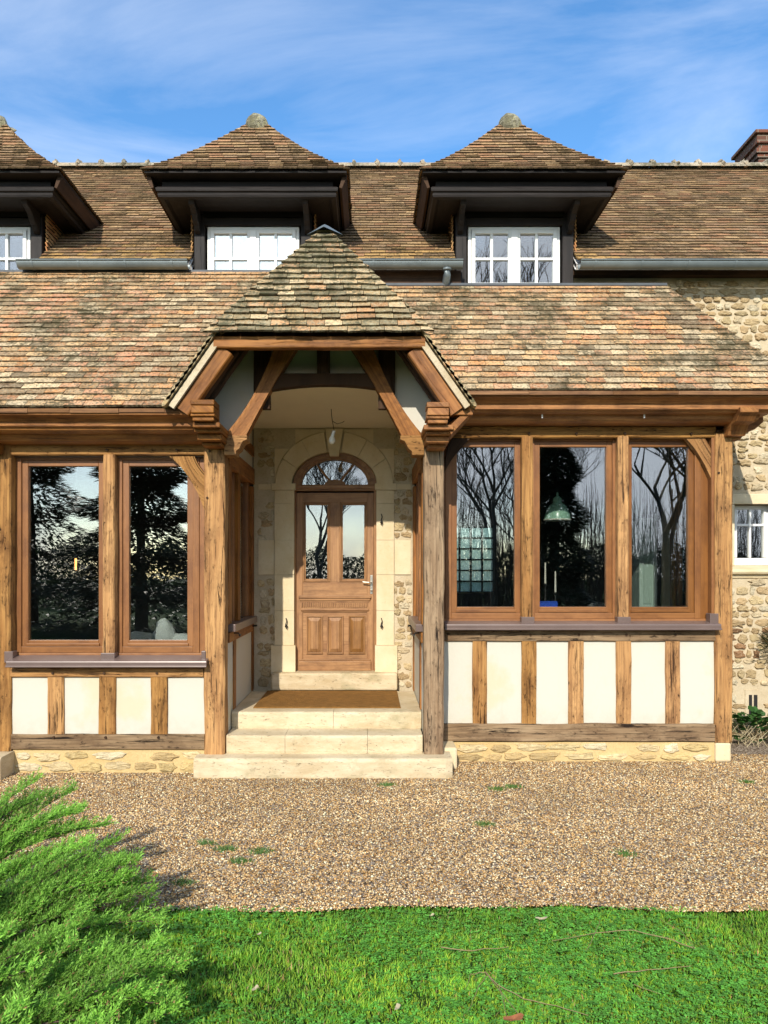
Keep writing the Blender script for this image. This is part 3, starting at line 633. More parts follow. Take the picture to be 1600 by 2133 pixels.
# curved braces
def brace(pts_out, pts_in, yf, dpt, d, mat='oak'):
    b = MB(); n = 10
    def bez(p, t): return ((1-t)**2*p[0][0]+2*t*(1-t)*p[1][0]+t*t*p[2][0], (1-t)**2*p[0][1]+2*t*(1-t)*p[1][1]+t*t*p[2][1])
    o = [bez(pts_out, i/n) for i in range(n+1)]; q = [bez(pts_in, i/n) for i in range(n+1)]
    for i in range(n):
        P = [o[i], o[i+1], q[i+1], q[i]]; P = [(X(a, d), Z(c, d)) for a, c in P]; g = (P[1][0]-P[0][0], 0, P[1][1]-P[0][1])
        k = .0; b.add([(p[0], yf, p[1]) for p in P]+[(p[0], yf+dpt, p[1]) for p in P], [(0, 3, 2, 1), (4, 5, 6, 7), (0, 1, 5, 4), (2, 3, 7, 6)]+([(0, 4, 7, 3)] if i == 0 else [])+([(1, 2, 6, 5)] if i == n-1 else []), g, uvoff=(3.3, 7.1+yf))
    return b.build('brace', M[mat], H)
brace([(405, 950), (412, 970), (426, 985)], [(352, 950), (400, 985), (427, 1066)], YL+.035, .09, YL+.035)
brace([(1464, 905), (1480, 935), (1491, 950)], [(1420, 905), (1462, 940), (1490, 1020)], YR+.035, .09, YR+.035)
brace([(930, 940), (935, 925), (945, 908)], [(926, 985), (940, 950), (985, 908)], YR+.03, .09, YR+.03, 'darkoak')

# windows of the bays
def window(x0, x1, z0, z1, y, fw=.058, sw=.055, mat='stain', name='window', bead=True):
    b = MB()
    b.box(x0, x0+fw, y, y+.08, z0, z1); b.box(x1-fw, x1, y, y+.08, z0, z1); b.box(x0+fw, x1-fw, y, y+.08, z1-fw, z1); b.box(x0+fw, x1-fw, y, y+.08, z0, z0+fw)
    w_ = b.build(name, M[mat], H, bevel=.004)
    b = MB(); a, c, e, f = x0+fw, x1-fw, z0+fw, z1-fw
    b.box(a, a+sw, y+.018, y+.075, e, f, (0, 0, 1)); b.box(c-sw, c, y+.018, y+.075, e, f, (0, 0, 1)); b.box(a+sw, c-sw, y+.018, y+.075, f-sw, f, (1, 0, 0)); b.box(a+sw, c-sw, y+.018, y+.075, e, e+sw, (1, 0, 0))
    b.box(a+sw-.012, c-sw+.012, y+.004, y+.018, e+.004, e+.03, (1, 0, 0))
    b.build('sash', M[mat], w_, bevel=.004)
    b = MB(); b.box(a+sw-.006, c-sw+.006, y+.045, y+.051, e+sw-.006, f-sw+.006); b.build('pane', M['glass'], w_)
    return w_
gl, g2 = YL+.15-.05, YR+.14-.05
zt, zb = Z(972, YL+.15), Z(1333, YL+.15)
for a, c in ((62, 208), (271, 392)): window(X(a, YL+.15)-.113, X(c, YL+.15)+.113, zb-.113, zt+.113, gl)
zt2, zb2 = Z(932, YR+.14), Z(1264, YR+.14)
wins = []
for a, c in ((950, 1072), (1122, 1262), (1313, 1432)): wins.append(window(X(a, YR+.14)-.108, X(c, YR+.14)+.108, zb2-.113, zt2+.113, g2))
# lining boards around the glazing
b = MB()
b.box(-1.545, -1.395, gl+.01, gl+.06, zb-.12, zt+.12); b.box(-3.30, -3.215, gl-.02, gl+.06, zb-.12, zt+.12)
b.box(-3.2, -1.4, gl+.005, gl+.07, zt+.113, 2.96)
b.box(-3.2, -1.4, gl-.01, gl+.07, zb-.16, zb-.1135)
b.box(-2.352, -2.300, gl+.01, gl+.06, zb-.12, zt+.12)
b.build_each('lining_board', M['stain'], H, bevel=.003)
b = MB()
b.box(.665, .73, g2+.01, g2+.06, zb2-.12, zt2+.12); b.box(1.512, 1.527, g2+.01, g2+.06, zb2-.12, zt2+.12); b.box(2.39, 2.41, g2+.01, g2+.06, zb2-.12, zt2+.12)
b.box(3.181, 3.30, g2+.01, g2+.06, zb2-.12, zt2+.12); b.box(.665, 3.28, g2+.005, g2+.07, zt2+.113, 3.2); b.box(.665, 3.28, g2-.01, g2+.07, zb2-.16, zb2-.1135)
b.box(3.25, 3.282, YR+.02, g2+.01, zb2-.1, zt2+.1)
b.build_each('lining_board', M['stain'], H, bevel=.003)
b = MB(); b.box(-3.22, -1.39, gl-.03, gl+.0, zt+.075, zt+.1); b.box(.67, 3.27, g2-.03, g2, zt2+.075, zt2+.1); b.build_each('drip_strip', M['brownmetal'], H, bevel=.003)
# metal sills
def sill(x0, x1, yf, yb, zf, zb_):
    b = MB(); b.prismx([(yf, zf-.052), (yf, zf-.012), (yf+.004, zf), (yb, zb_), (yb, zb_-.03), (yf+.012, zf-.03), (yf+.012, zf-.052)], x0, x1); b.prismx([(yf-.012, zf-.056), (yf-.012, zf-.042), (yf+.002, zf-.038), (yf+.002, zf-.056)], x0-.002, x1+.002); return b.build('window_sill', M['brownmetal'], H, bevel=.003)
s1 = sill(X(12, 6.79), X(430, 6.79), 6.79, gl+.0, Z(1377, 6.79), zb-.13)
s2 = sill(X(927, 7.2), X(1503, 7.2), 7.20, g2, Z(1300, 7.2), zb2-.13)
b = MB()
for x0, x1, y0, y1, z0, z1 in ((xl(211), xl(240), YL-.015, YL+.08, zl(1378), zl(1360)), (xl(10), xl(28), YL-.012, YL+.08, zl(1380), zl(1357)), (xl(420), xl(429), YL-.012, YL+.08, zl(1378), zl(1356))): b.box(x0, x1, y0, y1, z0, z1)
b.build_each('post_shoe', M['brownmetal'], s1, bevel=.004)
b = MB()
for a in (1086, 1286): b.box(xr(a), xr(a+27), YR-.015, YR+.08, zr(1298), zr(1285))
b.box(xr(1478), xr(1496), YR-.012, YR+.08, zr(1298), zr(1278)); b.build_each('post_shoe', M['brownmetal'], s2, bevel=.004)

# cornices
PL = [(.37, 3.172), (.37, 3.135), (.33, 3.13), (.30, 3.115), (.275, 3.09), (.275, 3.055), (.25, 3.05), (.24, 3.03), (.20, 3.015), (.145, 3.01), (.135, 2.985), (.115, 2.955), (.07, 2.945), (-.02, 2.942), (-.02, 3.30), (.2, 3.30)]
b = MB(); b.sweep([(-5.2, YL), (-1.345, YL)], PL); b.build('cornice', M['oakred'], H, bevel=.004)
PR = [(.37, 3.41), (.37, 3.375), (.34, 3.37), (.31, 3.35), (.29, 3.33), (.29, 3.285), (.265, 3.28), (.25, 3.262), (.17, 3.258), (.165, 3.225), (.145, 3.20), (.09, 3.192), (-.02, 3.19), (-.02, 3.55), (.2, 3.55)]
b = MB(); b.sweep([(.60, YR), (3.444, YR), (3.444, YW-.02)], PR); b.build('cornice', M['oakred'], H, bevel=.004)
# rough boards under the tile edge
b = MB(); x = -5.2
while x < -1.45: w_ = R.uniform(.3, .6); b.box(x, min(x+w_, -1.42)-.003, 6.485+R.uniform(-.004, .004), 6.62, 3.150+R.uniform(-.003, .003), 3.185); x += w_
x = .86
while x < 3.8: w_ = R.uniform(.5, .9); b.box(x, min(x+w_, 3.80)-.003, 6.875+R.uniform(-.004, .004), 7.02, 3.392, 3.425); x += w_
b.build_each('eaves_board', M['fence'], H)
# carved bracket at the corner of the right bay and at the far left post
def scroll(x0, x1, yb, zt_, s=1.0, mat='oakred'):
    b = MB(); b.prismx([(yb, zt_), (yb-.34*s, zt_), (yb-.34*s, zt_-.05*s), (yb-.30*s, zt_-.07*s), (yb-.25*s, zt_-.12*s), (yb-.15*s, zt_-.14*s), (yb-.10*s, zt_-.19*s), (yb-.08*s, zt_-.23*s), (yb, zt_-.23*s)], x0, x1, (0, 1, 0)); return b.build('corbel', M[mat], H, bevel=.005)
scroll(xr(1508), xr(1545), YR+.0, 3.30, .95); scroll(xl(-30), xl(8), YL, 3.06, .9)
b = MB(); b.prism([(3.444, 3.28), (3.444+.30, 3.28), (3.444+.30, 3.23), (3.444+.22, 3.16), (3.444+.12, 3.12), (3.444+.08, 3.06), (3.444, 3.06)], YR+.02, YR+.14); b.build('corbel', M['oakred'], H, bevel=.005)
b = MB()
for p in (1130, 1343): x = X(p, 7.08); b.box(x-.006, x+.006, 7.085, 7.10, 3.225, 3.275)
b.build_each('lamp_clip', M['white'], H)

# --- bay roofs
RL = lambda y: 3.19+.95*(y-6.5); RR = lambda y: 3.427+.94*(y-6.9)
def valley(z): return (PZ-z)/PS
def left_line(z): y = 6.49+(z-3.19)/.995; return ((-5.4, y, z), (XC-valley(z)+.06, y, z))
def right_line(z):
    y = 6.89+(z-3.427)/.997; t = (z-3.427)/(4.92-3.427)
    return ((XC+max(valley(z), 0)-.06, y, z), (3.93-.70*t+.05*(1-t)**2, y, z))
def warm(v, c):
    t = max(0, min(1, (v.z-4.55)/.5)); k = mnoise.noise(V((v.x*1.1, v.z*1.4, 3)))
    if R.random() < t*.75: c = V((.62, .34, .15))*R.uniform(.8, 1.15)
    elif v.x < -2.3 and R.random() < .22+k*.6: c = V((.62, .29, .15))*R.uniform(.75, 1.1)
    elif k > .15: c = c*.82
    return c
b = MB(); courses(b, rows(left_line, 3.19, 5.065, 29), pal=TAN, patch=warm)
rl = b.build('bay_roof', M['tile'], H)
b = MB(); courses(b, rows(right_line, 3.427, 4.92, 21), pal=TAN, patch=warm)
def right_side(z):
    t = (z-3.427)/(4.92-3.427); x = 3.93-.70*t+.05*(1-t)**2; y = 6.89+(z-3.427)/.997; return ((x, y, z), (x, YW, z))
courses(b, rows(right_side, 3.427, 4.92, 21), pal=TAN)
rr = b.build('bay_roof', M['tile'], H)
for o_, ln, z0, z1 in ((rl, left_line, 3.19, 5.05), (rr, right_line, 3.427, 4.92)):
    a, c = ln(z0+.02), ln(z1); b = MB(); off = V((0, .02, -.03)); q = [V(a[0])+off, V(a[1])+off, V(c[1])+off, V(c[0])+off]; b.add(q+[p+V((0, 0, -.04)) for p in q], [(0, 1, 2, 3), (7, 6, 5, 4), (0, 4, 5, 1), (1, 5, 6, 2)], (1, 0, 0)); b.build('roof_boarding', M['fence'], o_)
b = MB(); b.prismx([(8.355, 5.065), (8.36, 5.092), (8.418, 5.115), (8.418, 5.03), (8.37, 5.03)], -5.4, -.55); b.build('lead_flashing', M['lead'], rl)
b = MB(); b.prismx([(8.345, 4.92), (8.35, 4.945), (8.418, 4.965), (8.599, 4.975), (8.599, 4.89), (8.37, 4.89)], XC+.02, 3.235); b.build('lead_flashing', M['lead'], rr)

# --- porch roof
AZ, AY, EZ, EY, EH = PZ, 7.2, 3.775, 6.36, .945
b = MB()
def hipline(z): t = (z-EZ)/(AZ-EZ); h = EH*(1-t)+.012; y = EY+(AY-EY)*(t*.93+.07*t*t); return ((XC-h, y, z), (XC+h, y, z))
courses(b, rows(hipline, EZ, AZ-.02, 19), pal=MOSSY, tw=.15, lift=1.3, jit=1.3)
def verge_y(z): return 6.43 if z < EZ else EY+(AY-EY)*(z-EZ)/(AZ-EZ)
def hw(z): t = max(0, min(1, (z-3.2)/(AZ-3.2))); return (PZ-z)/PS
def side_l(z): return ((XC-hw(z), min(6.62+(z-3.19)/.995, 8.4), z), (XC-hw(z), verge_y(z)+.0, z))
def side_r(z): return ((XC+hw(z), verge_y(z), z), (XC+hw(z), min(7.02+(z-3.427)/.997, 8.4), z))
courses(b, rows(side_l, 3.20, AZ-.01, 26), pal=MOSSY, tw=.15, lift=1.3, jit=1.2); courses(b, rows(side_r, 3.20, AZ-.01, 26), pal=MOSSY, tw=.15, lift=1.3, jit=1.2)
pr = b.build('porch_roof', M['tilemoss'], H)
# curled tile ends along the sloping edges
for sg in (-1, 1):
    b = MB()
    for i in range(11):
        z = 3.20+i*.052; x = XC+sg*(hw(z)+.0); b.prism([(x-sg*.015, z+.02), (x-sg*.06, z+.10), (x+sg*.012, z+.045), (x+sg*.034, z+.004), (x+sg*.036, z-.018), (x+sg*.012, z-.012)], 6.385, 6.52, (0, 1, 0), tuple(V(R.choice(MOSSY))*1.1))
    b.build('verge_tile', M['tilemoss'], pr)
b = MB(); b.lathe((XC, AY, AZ-.055), [(.17, 0), (.12, .03), (.03, .085), (0, .09)], 4); b.ball((XC, AY, AZ-.02), .03, 8); b.build('roof_cap', M['zinc'], pr)
b = MB(); b.box(XC-.04, XC+.04, AY+.05, 8.41, AZ-.03, AZ+.02); b.build('ridge_capping', M['tilemoss'], pr)
# underside: soffit boards, mortar strip, barge boards, hip eaves beam
b = MB()
for sg in (-1, 1):
    for (y0, y1, i0, th_) in ((6.44, 6.98, .045, .02),):
        za, zb_ = 3.20, EZ-.03; xa, xb = XC+sg*(hw(za)-.0), XC+sg*(hw(zb_)-.0)
        nx, nz = sg*.82, .573; q = [(xa-nx*i0, za-nz*i0), (xb-nx*i0, zb_-nz*i0), (xb-nx*(i0+th_), zb_-nz*(i0+th_)), (xa-nx*(i0+th_), za-nz*(i0+th_))]
        b.prism(q, y0+.02, y1, (0, 1, 0))
z3 = EZ-.04; b.add([(XC-EH+.05, EY+.08, z3), (XC+EH-.05, EY+.08, z3), (XC+.45, 6.98, 4.30), (XC-.45, 6.98, 4.30)], [(0, 3, 2, 1)], (1, 0, 0))
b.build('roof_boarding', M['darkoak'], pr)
for sg in (-1, 1):
    za, zb_ = 3.205, EZ-.02; nx, nz = sg*.82, .573
    P = lambda z, i: (XC+sg*hw(z)-nx*i, z-nz*i)
    b = MB(); b.prism([P(za, .012), P(zb_, .012), P(zb_, .062), P(za, .062)], 6.415, 6.45); b.build('mortar_strip', M['mortar'], pr)
    b = MB(); a0, a1 = P(za+.02, .125), P(zb_-.01, .125); b.timber((a0[0], 6.50, a0[1]), (a1[0], 6.50, a1[1]), .125, .10, (nx, 0, nz), .003, .01); b.build('barge_board', M['oakred'], pr)
b = MB(); b.timber((XC-EH+.06, EY+.10, EZ-.048), (XC+EH-.06, EY+.10, EZ-.048), .095, .09, (0, 0, 1), .003, .008); b.build('eaves_beam', M['oakred'], pr)
# corbel stacks under the porch roof corners
def stack(px0, px1, py, mir):
    b = MB(); d = 6.40
    x0, x1 = X(px0, d), X(px1, d); zz = Z(py, d)
    b.box(x0, x1, 6.38, 6.60, zz-.045, zz, jit=.002); b.box(x0+.006, x1-.004, 6.385, 6.60, zz-.11, zz-.048, jit=.002); b.box(x0-.002, x1+.0, 6.40, 6.62, zz-.135, zz-.112)
    b.box(x0+.01, x1-.01, 6.42, 6.9, zz-.170, zz-.136)
    b.box(x0-(.02 if mir else 0), x1+(.045 if mir else .03), 6.47, 6.95, zz-.215, zz-.172); b.box(x0-.0, x1+.03, 6.53, 6.95, zz-.245, zz-.217)
    b.box(x0+.01, x1+.02, 6.60, 6.92, zz-.30, zz-.247); b.box(x0+.03, x1+.0, 6.70, 6.92, zz-.335, zz-.302)
    return b.build('corbel_stack', M['oakred'], H, bevel=.008)
stack(397, 447, 833, False); stack(889, 936, 838, True)
b = MB(); b.box(X(937, 6.5), X(985, 6.5), 6.48, 6.60, Z(865, 6.5), Z(842, 6.5)); b.prism([(X(985, 6.5), Z(842, 6.5)), (X(990, 6.5), Z(852, 6.5)), (X(940, 6.5), Z(905, 6.5)), (X(933, 6.5), Z(890, 6.5))], 6.50, 7.1); b.build('valley_board', M['oakred'], H, bevel=.004)
# porch truss
GD = 6.93; gx = lambda p: X(p, GD); gz = lambda p: Z(p, GD)
def tb(name, p0, p1, w_, y0, dp, mat='darkoak'):
    b = MB(); b.timber((gx(p0[0]), y0+dp/2, gz(p0[1])), (gx(p1[0]), y0+dp/2, gz(p1[1])), w_, dp, (1, 0, 0) if abs(p0[0]-p1[0]) < 60 else (0, 0, 1), .004, .008); return b.build(name, M[mat], H)
SD = 6.87
def mir(p): return (1349-p[0], p[1])
for q in (([(466, 908), (533, 835), (572, 722)], [(512, 908), (560, 812), (618, 722)]),): 
    for o_, i_ in (q, ([mir(p) for p in q[0]], [mir(p) for p in q[1]])):
        if o_[0][0] > 600: o_, i_ = i_, o_
        st_ = brace(o_, i_, SD, .13, SD, 'oakred'); st_.name = 'porch_strut'
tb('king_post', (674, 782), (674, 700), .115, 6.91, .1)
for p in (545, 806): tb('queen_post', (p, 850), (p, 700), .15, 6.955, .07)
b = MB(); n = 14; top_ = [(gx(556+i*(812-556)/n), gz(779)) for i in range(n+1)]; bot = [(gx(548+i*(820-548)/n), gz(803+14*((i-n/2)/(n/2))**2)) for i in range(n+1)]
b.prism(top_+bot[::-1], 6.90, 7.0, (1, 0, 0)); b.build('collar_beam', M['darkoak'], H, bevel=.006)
# plaster gable
b = MB()
xa = [XC-1.14, -1.30, gx(470), gx(556)]
b.prism([(XC-hw(3.25)+.10, 3.02), (gx(498), gz(915)), (gx(552), gz(814)), (gx(600), gz(803)), (gx(684), gz(797)), (gx(768), gz(803)), (gx(816), gz(814)), (gx(850), gz(915)), (XC+hw(3.25)-.10, 3.02), (XC+hw(3.25)-.10, 3.22), (XC+.24, 4.5), (XC-.24, 4.5), (XC-hw(3.25)+.10, 3.22)], 7.03, 7.05)
b.build('gable_plaster', M['plaster'], H)
for sg in (-1, 1):
    for i_, yy in ((.20, 6.80), (.19, 6.62)):
        b = MB(); za, zb_ = 3.22, (3.92 if yy > 6.7 else 3.80); nx, nz = sg*.82, .573; P = lambda z, i: (XC+sg*hw(z)-nx*i, z-nz*i); a0, a1 = P(za, .13), P(zb_, .13); b.timber((a0[0], yy, a0[1]), (a1[0], yy, a1[1]), .10, .08, (nx, 0, nz), .003, .01); b.build('rafter', M['darkoak'], H)
# corbels on inner post faces
for xa, sg, p in ((xl(468), 1, 515), (xl(883), -1, 834)):
    w_ = abs(X(p, 6.85)-xa); zt_, zb_ = Z(907, 6.85), Z(948, 6.85); h_ = zt_-zb_
    b = MB(); pts = [(0, 0), (w_, 0), (w_, -.22*h_), (w_*.82, -.30*h_), (w_*.75, -.45*h_), (w_*.66, -.68*h_), (w_*.52, -.80*h_), (w_*.50, -h_), (0, -h_)]
    b.prism([(xa+sg*p_[0], zt_+p_[1]) for p_ in pts], 6.84, 7.03, (1, 0, 0)); b.build('corbel', M['oak'], H, bevel=.005)
# porch ceiling and sides
b = MB(); b.prismx([(7.052, 3.505), (8.598, 3.41), (8.598, 3.455), (7.052, 3.56)], -1.40, .60); b.build('porch_ceiling', M['ceiling'], H)
for sg, x in ((1, -1.297), (-1, .485)):
    f = lambda a, c: (x+sg*a, x+sg*c) if sg > 0 else (x+sg*c, x+sg*a)
    def bx(m_, a, c, y0, y1, z0, z1, name, wd=False):
        b = MB(); q = f(a, c); b.box(q[0], q[1], y0, y1, z0, z1, jit=.0015 if wd else 0); return b.build(name, M[m_], H, bevel=.004)
    bx('plaster', -.08, -.01, 7.06, 8.52, .30, 1.17, 'plaster_panel'); 
    bx('oakred', -.07, .004, 7.33, 7.45, .49, 1.15, 'stud', 1); bx('oakred', -.07, .004, 8.48, 8.595, .49, 2.75, 'timber_post', 1)
    bx('oakred', -.08, .012, 7.06, 8.48, 1.15, 1.245, 'sill_rail', 1)
    bx('oakred', -.07, .006, 7.06, 7.20, 1.32, 2.78, 'timber_post', 1); bx('oakred', -.07, .002, 7.58, 7.70, 1.32, 2.78, 'timber_post', 1)
    bx('stain', -.09, -.03, 7.20, 7.29, 1.32, 2.78, 'lining_board', 1); bx('stain', -.09, -.03, 7.49, 7.58, 1.32, 2.78, 'lining_board'); bx('stain', -.09, -.03, 7.70, 7.80, 1.32, 2.78, 'lining_board'); bx('stain', -.09, -.03, 8.36, 8.48, 1.32, 2.78, 'lining_board')
    bx('oakred', -.08, .010, 7.06, 8.595, 2.78, 2.95, 'wall_beam', 1); bx('plaster', -.07, -.012, 7.06, 8.59, 2.95, 3.09, 'plaster_panel'); bx('oakred', -.08, .008, 7.06, 8.595, 3.09, 3.2, 'wall_beam', 1); bx('plaster', -.07, -.012, 7.06, 8.59, 3.2, 3.50, 'plaster_panel')
    q = f(-.05, .06); b = MB(); b.box(q[0], q[1], 7.09, 8.47, 1.25, 1.32); b.build('window_sill', M['brownmetal'], H, bevel=.006)
    for y0, y1 in ((7.29, 7.49), (7.80, 8.36)): q = f(-.065, -.058); b = MB(); b.box(q[0], q[1], y0, y1, 1.32, 2.78); b.build('pane', M['glass'], H)
    b = MB(); xx = x+sg*.075; b.tube([(x, 7.28, 1.225), (xx-sg*.02, 7.28, 1.225), (xx-sg*.01, 7.28, 1.20), (xx-sg*.01, 7.34, 1.205)], .008, 6); b.tube([(x, 8.45, 1.21), (x+sg*.06, 8.42, 1.215)], .012, 6); b.build('shutter_hook', M['iron'], H)

# --- main roof
DXS = [-4.24, -1.28, 1.59]; EAV_Y, EAV_Z, SL = 8.31, 5.17, .9; RZ = 7.53
ry = lambda z: EAV_Y+(z-EAV_Z)/SL
b = MB(); n = 39
ZL = [EAV_Z+(RZ-EAV_Z)*i/n for i in range(n+1)]
lo_ = [(z) for z in ZL if z <= 5.86]; hi_ = [z for z in ZL if z >= lo_[-1]-1e-6]
gaps = [(-9.3, DXS[0]-.66), (DXS[0]+.66, DXS[1]-.66), (DXS[1]+.66, DXS[2]-.66), (DXS[2]+.66, 9.3)]
def bp(v, c):
    c = c*1.22
    t = max(0, 1-(v.z-5.15)/.35)
    if v.x < 2.6 and R.random() < t*.8: c = V((.50, .30, .11))*R.uniform(.8, 1.1)
    return c*(1+.25*mnoise.noise(V((v.x*.8, v.z*2, 0))))
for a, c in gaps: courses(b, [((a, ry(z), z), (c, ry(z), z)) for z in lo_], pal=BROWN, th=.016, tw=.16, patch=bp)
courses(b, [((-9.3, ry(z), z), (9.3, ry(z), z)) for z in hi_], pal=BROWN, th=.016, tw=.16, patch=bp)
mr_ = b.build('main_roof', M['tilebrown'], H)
b = MB()
def sheet(x0, x1, z0, z1): q = [V((x0, ry(z0), z0)), V((x1, ry(z0), z0)), V((x1, ry(z1), z1)), V((x0, ry(z1), z1))]; o = V((0, .03, -.03)); b.add([p+o for p in q]+[p+o*2.5 for p in q], [(0, 1, 2, 3), (7, 6, 5, 4), (0, 4, 5, 1)], (1, 0, 0))
for a, c in gaps: sheet(a, c, EAV_Z+.01, 5.86)
sheet(-9.3, 9.3, 5.86, RZ)
b.add([(-9.3, ry(RZ), RZ), (9.3, ry(RZ), RZ), (9.3, 13.95, 5.15), (-9.3, 13.95, 5.15)], [(3, 2, 1, 0)], (1, 0, 0), BROWN[0])
b.build('roof_boarding', M['tilebrown'], mr_)
b = MB(); x = -9.0; yR = ry(RZ)
while x < 9:
    prof = [(math.cos(a)*.12, math.sin(a)*.09-.02) for a in [PI*i/8 for i in range(9)]]
    c = tuple(V((.36, .29, .2))*R.uniform(.8, 1.2)); e = .325
    vs = [(x+dx, yR+p[0], RZ+p[1]+.01+R.uniform(-.002, .002)) for dx in (0, e) for p in prof]
    b.add(vs, [(i, i+1, i+10, i+9) for i in range(8)], (1, 0, 0), c)
    b.ball((x, yR-.0, RZ+.085), .05, 8, (.75, 1.6, .85), .6, c); b.ball((x+.01, yR-.09, RZ+.03), .045, 8, (.9, 1, 1), .6, c); x += e
b.build('ridge_tiles', tilemat('ridge tiles', .6, (.10, .09, .05, 1), .8, (.55, .52, .42, 1)), mr_)
# gutters
def gutter(x0, x1):
    b = MB(); y, z = 8.275, 5.135; r_ = .068; prof = [(y+math.cos(a)*r_, z+math.sin(a)*r_*1.05) for a in [PI+PI*i/10 for i in range(11)]]+[(y+math.cos(a)*(r_-.006), z+math.sin(a)*(r_-.006)) for a in [2*PI-PI*i/10 for i in range(11)]]
    b.prismx(prof, x0, x1); b.tube([(x0, y-r_-.004, z+.004), (x1, y-r_-.004, z+.004)], .009, 6); g = b.build('gutter', M['zinc'], H)
    b = MB(); x = x0+.15
    while x < x1: b.prismx([(y+math.cos(a)*(r_+.004), z+math.sin(a)*(r_+.004)*1.05) for a in [PI+PI*i/10 for i in range(11)]], x, x+.022); x += .50
    b.build_each('gutter_bracket', M['zinc'], g); return g
gutter(-3.78, -1.95); gutter(-.62, 1.0); gutter(2.26, 9.3)
b = MB(); b.tube([(.833, 8.275, 5.08), (.833, 8.28, 5.0), (.833, 8.40, 4.94), (.833, 8.46, 4.86)], .042, 12); b.tube([(.833, 8.275, 5.075), (.833, 8.278, 5.055)], .05, 12); b.build('downpipe', M['zinc'], H, smooth=True)
b = MB(); b.box(-.62, 1.0, 8.40, 8.598, 4.85, 5.10); b.box(-3.58, -1.95, 8.44, 8.598, 4.85, 5.10); b.build_each('eaves_fascia', M['darkoak'], H)
b = MB(); b.box(2.24, 9.2, 8.50, 8.598, 5.09, 5.14); b.build_each('eaves_fascia', M['darkoak'], H)
# chimney
cx0, cy0 = X(1552, 11.2)+.25, 11.3
b = MB(); cw = 1.5
b.box(cx0, cx0+cw, cy0, cy0+.62, 7.0, Z(296, cy0)); b.box(cx0-.06, cx0+cw+.06, cy0-.06, cy0+.68, Z(322, cy0), Z(312, cy0)); b.box(cx0-.03, cx0+cw+.03, cy0-.03, cy0+.65, Z(330, cy0), Z(322, cy0)+.0); b.box(cx0-.04, cx0+cw+.04, cy0-.04, cy0+.66, Z(300, cy0), Z(282, cy0)); b.box(cx0-.08, cx0+cw+.08, cy0-.08, cy0+.70, Z(282, cy0)+.001, Z(275, cy0))
b.build('chimney', M['brick'], H, bevel=.006)

